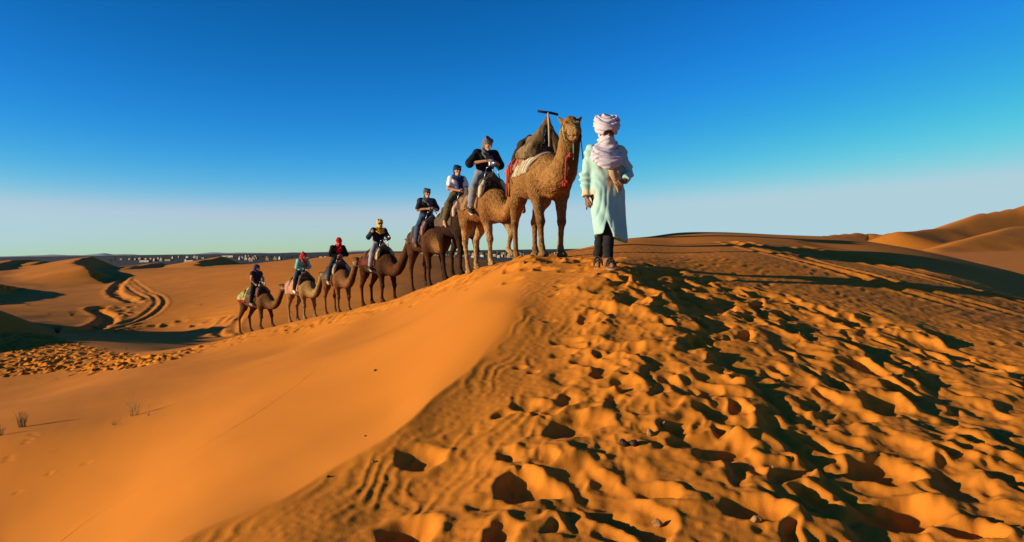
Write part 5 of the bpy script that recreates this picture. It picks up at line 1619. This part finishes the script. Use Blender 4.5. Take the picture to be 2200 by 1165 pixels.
        arc = lambda p, w, hh: np.array([p + sd * w * math.cos(q) + np.array((0, 0, hh * math.sin(q) - 0.02)) for q in np.linspace(0, math.pi, 9)])
        tubes_obj('strap', [(arc(mid, 0.052, 0.085), 0.010), (arc(0.2 * a + 0.8 * t, 0.052, 0.065), 0.010)], cloth('dark_leather', (0.07, 0.045, 0.03)), o)
    return J, base, rz

def make_ropes(man):
    J, base, rz = man
    c_, s_ = math.cos(rz), math.sin(rz)
    W_ = lambda p: np.array([base[0] + 1.035 * (p[0] * c_ - p[1] * s_), base[1] + 1.035 * (p[0] * s_ + p[1] * c_), base[2] + 1.035 * p[2]])
    blue = cloth('dark_blue_cord', (0.020, 0.040, 0.075))
    c = C[1]
    a = c['world'](c['at'](0.24, 0.085, -0.08))
    hand = W_(np.array(J['wrR']) + np.array(J['handR'][0]) * 0.09 + np.array((0, 0.02, 0)))
    o = tubes_obj('lead_rope', [(sag(a, hand, 0.06), 0.0085), (np.array([hand, hand + (-0.02, 0.02, 0.02), hand + (-0.03, 0.03, -0.05)]), 0.008)], blue)
    tag(o, 'dark blue lead rope from the first camel\'s halter to the walking man\'s hand', 'rope')
    txt = {2: 'rope from the second camel\'s halter to the saddle of the riderless lead camel', 3: 'rope from the black camel\'s halter to the saddle of the man in the black t-shirt',
           4: 'rope from the dark camel with pale throat to the saddle of the woman in white', 5: 'rope from the chocolate camel\'s halter to the saddle ahead of the yellow headscarf rider',
           6: 'rope from the reddish tan camel\'s halter to the yellow headscarf rider\'s saddle', 7: 'rope from the sandy camel\'s halter to the bright red headscarf rider\'s saddle'}
    hemp = cloth('hemp_rope', (0.20, 0.13, 0.08))
    for k in range(2, 8):
        c = C[k]; d = C[k - 1]
        a = c['world'](c['at'](0.22, 0.0, -0.14)); b = d['world']((-0.80, -0.20, 1.45))
        o = tubes_obj('tow_rope', [(sag(a, b, 0.10), 0.010)], hemp, None, 6)
        tag(o, txt[k], 'rope', 'ropes tying each camel to the one ahead')
    c = C[8]
    a = c['world'](c['at'](0.22, -0.06, -0.10))
    pts = np.array([c['world'](c['at'](0.05, -0.10, 0.02)), a, a + (0.10, 0, -0.35), a + (0.12, 0.02, -0.75), a + (0.28, 0.02, -0.95), a + (0.30, 0.02, -0.90)])
    o = tubes_obj('nose_rope', [(smooth_line(pts, 5), 0.016)], cloth('pinkish_rope', (0.40, 0.22, 0.15)), None, 6)
    tag(o, 'loose pinkish rope hanging from the head of the last camel', 'rope')

def make_cameras():
    """the cameras two of the riders hold"""
    body = cloth('camera_black', (0.02, 0.02, 0.022)); silver = material('silver_barrel', (0.6, 0.6, 0.62, 1), rough=0.25, metal=0.8)
    for k, off, lab in ((5, (0.42, 0.12, 0.30), 'black camera with silver lens held by the rider in yellow headscarf'), (2, (0.40, 0.0, 0.28), 'small silver camera in the hands of the rider in the black t-shirt')):
        c = C[k]
        o = c['world'](np.array((-0.12, 0, 1.83)) + np.array(off) / c['scale'])
        root = empty('camera', tuple(o), c['rz'])
        tag(root, lab, 'camera')
        F = Field((-0.1, -0.12, -0.1), (0.2, 0.12, 0.12), 0.008)
        F.box((-0.03, -0.07, -0.045), (0.03, 0.07, 0.04), 0.01); F.box((-0.025, -0.03, 0.03), (0.03, 0.03, 0.065), 0.01); F.cone((0.0, 0.05, 0.0), (0.035, 0.055, 0.0), 0.03, 0.028, 0.01)
        field_obj(F, 'camera_body', body if k == 5 else silver, root, 0)
        G = Field((0.0, -0.08, -0.08), (0.2, 0.08, 0.08), 0.008)
        G.cone((0.02, 0, 0), (0.11, 0, 0), 0.034, 0.036, 0); 
        field_obj(G, 'lens', silver, root, 0)
make_gear()
MAN = make_man()
make_ropes(MAN)
make_cameras()
# ------------------------------------------------------------------ far village, palms, mountains
PLAIN_Z = -13.0
def plain_at(px, py, dmax=4200):
    v = cF + (px - 1100.0) / FPX * cR + (582.5 - py) / FPX * cU
    d = PLAIN_Z / v[2] if v[2] < -1e-5 else dmax
    d = min(d / 1.0, dmax) if d > 0 else dmax
    return np.array([v[0] / v[1] * d, d, PLAIN_Z])

def house_mesh(w, dp, hgt, r, extra):
    """flat roofed house: walls with parapet, window and door recesses, sometimes an upper room"""
    V, Fq = [], []
    def box(x0, x1, y0, y1, z0, z1):
        o = len(V)
        V.extend([(x0, y0, z0), (x1, y0, z0), (x1, y1, z0), (x0, y1, z0), (x0, y0, z1), (x1, y0, z1), (x1, y1, z1), (x0, y1, z1)])
        for f in ((0, 1, 5, 4), (1, 2, 6, 5), (2, 3, 7, 6), (3, 0, 4, 7), (4, 5, 6, 7)): Fq.append(tuple(o + i for i in f))
    t = 0.3
    n = max(2, int(w / 2.6))
    # front wall split round its openings
    xs = np.linspace(-w / 2, w / 2, n + 1)
    for i in range(n):
        a, b = xs[i], xs[i + 1]; m = (a + b) / 2; ow = 0.5
        lo = 0.0 if i == n // 2 else 1.0
        box(a, m - ow, -dp / 2, -dp / 2 + t, 0, hgt); box(m + ow, b, -dp / 2, -dp / 2 + t, 0, hgt)
        box(m - ow, m + ow, -dp / 2, -dp / 2 + t, 2.1, hgt)
        if lo > 0: box(m - ow, m + ow, -dp / 2, -dp / 2 + t, 0, lo)
    box(-w / 2, w / 2, -dp / 2 + t + 0.5, dp / 2, 0, hgt - 0.45)
    box(-w / 2, -w / 2 + t, -dp / 2 + t, dp / 2 + 0.002, 0, hgt - 0.002); box(w / 2 - t, w / 2, -dp / 2 + t, dp / 2 + 0.002, 0, hgt - 0.002)
    box(-w / 2 + t, w / 2 - t, dp / 2 - t + 0.3, dp / 2 + 0.3, 0, hgt)
    if extra: box(-w / 2 + 0.15 * w, -w / 2 + 0.5 * w, -dp / 4, dp / 3, hgt - 0.6, hgt + 2.4)
    return mesh_np('house', V, np.array(Fq), smooth=False)

M_PLASTER = [material('plaster_white', (0.46, 0.39, 0.30, 1), (0.38, 0.31, 0.24, 1), scale=0.3), material('plaster_ochre', (0.38, 0.24, 0.13, 1), (0.32, 0.20, 0.11, 1), scale=0.3), material('plaster_pink', (0.42, 0.28, 0.20, 1), (0.36, 0.24, 0.17, 1), scale=0.3)]
def make_village():
    r = random.Random(3)
    spots = []
    for X, Y, wp in [(555,160,5),(655,158,3),(725,158,5),(780,155,7),(850,153,6),(905,150,3),(1000,148,9),(1165,145,5),(1235,138,3),(1340,135,8),(1430,138,9),(1460,146,5),(1520,146,6),(950,173,4),(1030,173,4),(1330,170,8),(1960,158,7),(1985,143,4),(2030,160,5),(2080,160,7),(2120,162,6),(2160,146,5),(2025,102,3),(2062,103,2),(2140,103,6)]:
        spots.append((160 + X / 5.5, 530 + Y / 5.5, wp))
    for px, py, wp in [(648,556,7),(662,557,8),(690,556,6),(700,555,5),(540,562,8),(575,560,6),(592,559,5),(602,558,4)]: spots.append((px, py, wp))
    while len(spots) < 135:
        px = r.uniform(880, 1210); py = 544.5 + (537.5 - 537.5) + r.random() ** 1.3 * 11
        spots.append((px, py, r.uniform(3.5, 8.5)))
    protos = {}
    first = {}
    for i, (px, py, wp) in enumerate(spots):
        q = plain_at(px, py, 3000)
        d = q[1]
        w = max(5.5, wp / FPX * d)
        key = (min(4, int(w / 5)), r.randrange(2))
        if key not in protos:
            me = house_mesh(5.0 * key[0] + 3.5, 7.0, 3.6 + 0.7 * key[0] * key[1], r, key[1]); protos[key] = me
        me = protos[key]
        mi = r.choice((0, 0, 0, 1, 2))
        kk = (key, mi)
        if kk not in first:
            m2 = me.copy(); m2.materials.append(M_PLASTER[mi]); first[kk] = m2
        o = link('house', first[kk])
        o.location = (q[0], q[1], PLAIN_Z)
        o.rotation_euler = (0, 0, -math.radians(r.uniform(0, 55)))
        sc_ = w / (5.0 * key[0] + 3.5); o.scale = (sc_, sc_, max(sc_, 0.9 + 0.3 * r.random()))
        g = 'small flat roofed houses of the far village'
        nm = ('white', 'ochre', 'pinkish')[mi]
        if px > 860: lab = 'small %s flat roofed village house, far behind the legs of the leading camels' % nm
        else: lab = 'small %s flat roofed village house, far beyond the dunes at the left' % nm
        tag(o, lab, 'house', g)
    # long low buildings
    for px, py, wp, hp, lab in [(490, 552.5, 27, 4, 'long white building with flat roof on a rise behind the dark dune'), (313, 563.5, 23, 2.2, 'long low white wall-like building at the left edge of the village'),
                                (409, 564, 22, 2.5, 'long low pale building just above the left dune saddle'), (363, 561, 14, 2, 'low ochre building in the middle of the left houses')]:
        q = plain_at(px, py, 2600); d = q[1]
        me = house_mesh(wp / FPX * d, 9, max(3.2, hp / FPX * d), r, False)
        o = link('long_building', me, M_PLASTER[1 if 'ochre' in lab else 0]); o.location = tuple(q); o.rotation_euler = (0, 0, -0.25)
        tag(o, lab, 'building')
    # minaret
    q = plain_at(1098, 545, 1900)
    root = empty('minaret', tuple(q))
    tag(root, 'slim pale minaret rising above the village houses beside the lead camel\'s hind leg', 'tower')
    Fm = Field((-2.2, -2.2, -0.5), (2.2, 2.2, 15), 0.22)
    Fm.box((-1.4, -1.4, -0.2), (1.4, 1.4, 10.5)); Fm.box((-1.8, -1.8, 10.0), (1.8, 1.8, 10.7))
    field_obj(Fm, 'shaft', M_PLASTER[0], root, 0)
    Fl = Field((-1.6, -1.6, 10), (1.6, 1.6, 15), 0.18); Fl.box((-0.8, -0.8, 10.6), (0.8, 0.8, 12.6)); Fl.cone((0, 0, 12.6), (0, 0, 14.2), 0.8, 0.15, 0.1)
    field_obj(Fl, 'lantern', M_PLASTER[2], root, 0)
    # palm grove: a mass of crowns nobody could count
    V, Q = [], []
    for i in range(520):
        if r.random() < 0.72: px, py = r.uniform(860, 1215), 544 + r.random() * 12
        else: px, py = r.uniform(235, 700), r.choice((556, 558, 560, 562)) + r.uniform(-5, 3)
        q = plain_at(px, py, 3200)
        h = r.uniform(3.5, 7.5); n = 9
        o = len(V)
        for k in range(4): V.append((q[0] + 0.25 * math.cos(k * 1.57), q[1] + 0.25 * math.sin(k * 1.57), PLAIN_Z))
        for k in range(4): V.append((q[0] + 0.15 * math.cos(k * 1.57), q[1] + 0.15 * math.sin(k * 1.57), PLAIN_Z + h))
        for k in range(4): Q.append((o + k, o + (k + 1) % 4, o + 4 + (k + 1) % 4, o + 4 + k))
        for k in range(n):
            a = k * 2.399 + r.random(); R_ = r.uniform(1.6, 3.0); up = r.uniform(-0.6, 1.3); wd = 0.45
            o = len(V); cx, cy = math.cos(a), math.sin(a)
            V.append((q[0] - cy * wd * .3, q[1] + cx * wd * .3, PLAIN_Z + h)); V.append((q[0] + cy * wd * .3, q[1] - cx * wd * .3, PLAIN_Z + h))
            V.append((q[0] + cx * R_ * .6 + cy * wd, q[1] + cy * R_ * .6 - cx * wd, PLAIN_Z + h + up)); V.append((q[0] + cx * R_ * .6 - cy * wd, q[1] + cy * R_ * .6 + cx * wd, PLAIN_Z + h + up))
            V.append((q[0] + cx * R_ + cy * .1, q[1] + cy * R_ - cx * .1, PLAIN_Z + h + up - 0.9)); V.append((q[0] + cx * R_ - cy * .1, q[1] + cy * R_ + cx * .1, PLAIN_Z + h + up - 0.9))
            Q.append((o, o + 1, o + 2, o + 3)); Q.append((o + 3, o + 2, o + 4, o + 5))
    o = link('palm_grove', mesh_np('palm_grove', V, np.array(Q)), material('palm_leaf', (0.045, 0.050, 0.022, 1), (0.025, 0.028, 0.014, 1), scale=0.5))
    tag(o, kind='stuff')

def make_mountains():
    # far ranges, 30 km off: ridge profiles with real depth
    D = 30000.0
    prof = [(-400,547),(-100,549),(0,551),(40,550),(70,549),(110,546.5),(150,548),(180,548),(222,543.5),(245,546.5),(262,546),(285,546.5),(310,549),(360,548),(420,546),(455,541.5),(490,543.5),(520,542.5),(545,543),(590,544),(625,542.5),(660,542.5),(700,541),(740,538.5),(800,538.5),(850,540),(900,540.5),(1000,538),(1060,537),(1100,538),(1160,536.5),(1220,535.5),(1300,536),(1500,533),(1900,526),(2600,518)]
    pr = np.array(prof, float)
    xs = np.linspace(-380, 2500, 420)
    ys = np.interp(xs, pr[:, 0], pr[:, 1]) - 0.5 * fbm2(xs / 14.0, xs * 0 + 0.5, 70, 4)
    V, Q = [], []
    rows = 8
    for i, (x, y) in enumerate(zip(xs, ys)):
        top = P(x, y, D); topz = max(top[2], PLAIN_Z + 8)
        for k in range(rows):
            t = k / (rows - 1)                      # front foot .. crest .. back foot
            s = 1 - abs(t - 0.5) * 2
            d = D + (t - 0.5) * 5200 + 500 * noise2(np.array(x / 18.0), np.array(k * 1.7), 71)
            zz = PLAIN_Z - 4 + (topz - PLAIN_Z + 4) * (s ** 0.8) * (1 if abs(s - 1) < 0.2 else 0.92 + 0.12 * float(noise2(np.array(x / 9.0), np.array(k * 2.1), 72)))
            V.append((top[0] / D * d, d, zz))
    n = len(xs)
    for i in range(n - 1):
        for k in range(rows - 1):
            Q.append((i * rows + k, (i + 1) * rows + k, (i + 1) * rows + k + 1, i * rows + k + 1))
    o = link('mountains', mesh_np('mountains', V, np.array(Q)), material('far_rock_haze_tint', (0.34, 0.33, 0.35, 1), (0.27, 0.26, 0.28, 1), scale=0.0006))  # distance haze painted into the rock colour: pale grey, near the horizon sky
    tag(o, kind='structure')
make_village()
make_mountains()

# ------------------------------------------------------------------ dry tufts, bushes, stones
M_STRAW = material('dry_straw', (0.50, 0.32, 0.12, 1), (0.32, 0.19, 0.07, 1), scale=12)
M_TWIG = material('grey_twig', (0.12, 0.085, 0.045, 1), (0.07, 0.05, 0.03, 1), scale=12)
def tuft(px, py, hpx, n, label, mat, spread=0.5, droop=0.2, d0=3.0, thick=1.0, branchy=False):
    q = hit(px, py, d0=d0, d1=300, fn=ground)
    Hh = hpx / FPX * q[1]
    r = random.Random(int(px * 7 + py))
    L = []
    for i in range(n):
        a = r.random() * 6.28; s = spread * r.random() ** 0.7; hh = Hh * r.uniform(0.45, 1.0)
        b = np.array([math.cos(a), math.sin(a), 0]) * Hh * spread * 0.35 * r.random()
        tip = b + np.array([math.cos(a) * s * hh, math.sin(a) * s * hh, hh])
        mid = 0.5 * (b + tip) + np.array([0, 0, hh * droop]) + np.array([r.uniform(-1, 1), r.uniform(-1, 1), 0]) * hh * 0.06
        p = smooth_line(np.array([b + (0, 0, -0.05 * Hh), mid, tip]), 3)
        w = thick * max(0.003, Hh * 0.008)
        L.append((p, np.linspace(w, w * 0.35, len(p))))
        if branchy or r.random() < 0.4:
            for k in range(2 if not branchy else 4):
                j = r.randrange(1, len(p) - 1)
                e = p[j] + np.array([r.uniform(-1, 1), r.uniform(-1, 1), r.uniform(0.2, 1.1)]) * hh * 0.28
                L.append((np.array([p[j], 0.5 * (p[j] + e) + (0, 0, 0.02 * hh), e]), [w * 0.7, w * 0.55, w * 0.3]))
    root = empty('desert_shrub' if branchy else 'grass_tuft', tuple(q))
    tag(root, label, 'shrub' if branchy else 'grass tuft')
    tubes_obj('stems', L, mat, root, 4)
tuft(288, 893, 42, 26, 'tall straw coloured dry tuft on the smooth slope with a long thin shadow', M_STRAW, 0.55)
tuft(318, 893, 20, 7, 'few thin dry stalks just right of the tall straw tuft', M_STRAW, 0.5)
tuft(244, 914, 12, 7, 'tiny flattened dry twigs below and left of the tall straw tuft', M_TWIG, 1.2)
tuft(48, 918, 42, 46, 'dense olive brown dry tuft near the left edge with a broad shadow', material('olive_straw', (0.22, 0.155, 0.06, 1), (0.14, 0.10, 0.04, 1), scale=10), 0.45)
tuft(1, 936, 26, 20, 'dry tuft cut by the left edge of the view, lowest of the tufts', M_TWIG, 0.45)
tuft(76, 814, 14, 12, 'small dry twig tuft below the trampled sand at the far left', M_STRAW, 0.6)
tuft(122, 816, 8, 10, 'low pale dry tuft right of the small twig tuft below the trampled sand', M_STRAW, 1.0)
tuft(272, 752, 14, 10, 'thin dry stalks at the rim between trampled sand and dark hollow', M_TWIG, 0.5)
tuft(124, 716, 16, 70, 'dark leafless shrub on the rim of the dark hollow', M_TWIG, 0.8, d0=45, branchy=True)
tuft(154, 679, 12, 80, 'rounded dark shrub with a long shadow in the left valley', M_TWIG, 1.0, d0=60, branchy=True)
tuft(106, 677, 6, 40, 'low dark shrub left of the rounded shrub in the valley', M_TWIG, 1.6, d0=60, branchy=True)
tuft(62, 657, 7, 40, 'low dark shrub on the sunlit tongue of the left valley', M_TWIG, 1.6, d0=60, branchy=True)
tuft(432, 657, 5, 30, 'tiny shrub with a long shadow on the wide valley slope left of the caravan', M_TWIG, 1.3, d0=60, branchy=True)
tuft(250, 652, 5, 26, 'tiny pale shrub between the trampled trench and the curving wheel tracks', M_STRAW, 1.3, d0=60, branchy=True)
tuft(205, 706, 11, 50, 'shadowed shrub at the edge of the dark hollow, left of the wheel tracks', M_TWIG, 1.1, d0=60, branchy=True)
tuft(250, 714, 8, 40, 'shrub on a small sand mound at the edge of the dark hollow', M_TWIG, 1.1, d0=60, branchy=True)

def stone(px, py, wpx, label, c, seed, tall=0.8, cat='stone', name='stone'):
    q = hit(px, py, d0=2.8, d1=60, fn=ground)
    s = 0.5 * wpx / FPX * q[1]
    r = np.random.RandomState(seed)
    F = Field((-1.7, -1.7, -1.4), (1.7, 1.7, 1.7), 0.16)
    F.ball((0, 0, 0), (1.0, 0.85 + 0.2 * r.rand(), tall), 0)
    for k in range(5):
        v = nrm(r.randn(3)); F.cut(v, 0.50 + 0.3 * r.rand(), 0.10)
    F.rough(0.16, 0.7, seed); F.rough(0.08, 0.3, seed + 3)
    V, Q = F.mesh('stone', 1)
    o = link(name, mesh_np(name, V * s, Q), c)
    o.location = (q[0], q[1], q[2] + 0.45 * s * tall); o.rotation_euler = (0.2 * r.randn(), 0.2 * r.randn(), r.rand() * 6)
    tag(o, label, cat)
M_ST1 = material('dark_stone', (0.060, 0.030, 0.014, 1), (0.030, 0.017, 0.010, 1), scale=60, rough=0.6, bump=0.5, bscale=120, bdist=0.003)
M_ST2 = material('pale_stone', (0.34, 0.175, 0.060, 1), (0.20, 0.095, 0.032, 1), scale=40, rough=0.9, bump=0.5, bscale=120, bdist=0.003)
stone(1340, 957, 24, 'dark stone at the right end of the large shadowed footprint', M_ST1, 1)
stone(1362, 957, 22, 'blackish stone touching the dark stone on its right', M_ST1, 2)
stone(1398, 934, 20, 'rounded sand coloured stone right above the pair of dark stones', M_ST2, 3, 0.9)
stone(1426, 914, 17, 'small pale stone with a long thin shadow, farthest of the little group of stones', M_ST2, 4)
stone(1412, 1130, 24, 'pale egg shaped stone near the bottom edge, left of the deep path shadow', M_ST2, 5, 1.1)
stone(1625, 1120, 26, 'flat pale stone at the bottom edge inside the path shadow', M_ST2, 6, 0.6)
stone(1305, 603, 9, 'dark pebble on the sand just below the walking man\'s feet', M_ST1, 7)
stone(1285, 590, 7, 'small dark pebble left of the walking man\'s sandals', M_ST1, 8)
stone(1128, 566, 9, 'small dark clod on the sand right below the lead camel\'s hind foot', M_ST1, 9)
stone(1174, 567, 8, 'tiny dark clod below the lead camel\'s front feet', M_ST1, 10)
stone(807, 797, 8, 'lone dark clod in the middle of the bright smooth slope', M_ST1, 11, 0.6)
stone(803, 993, 8, 'small light flecked pebble on the ripples beside the smooth slope', M_ST2, 12)
stone(785, 938, 6, 'tiny dark pebble at the edge between ripples and smooth slope', M_ST1, 13)
stone(705, 1025, 9, 'dark clod on the ripples near the bottom left of the ridge', M_ST1, 14, 0.6)
stone(1660, 1005, 9, 'little pebble among the footprints right of the trodden path', M_ST2, 15)
stone(1700, 985, 7, 'tiny pebble on a sand hump in the lower right footprints', M_ST2, 16)
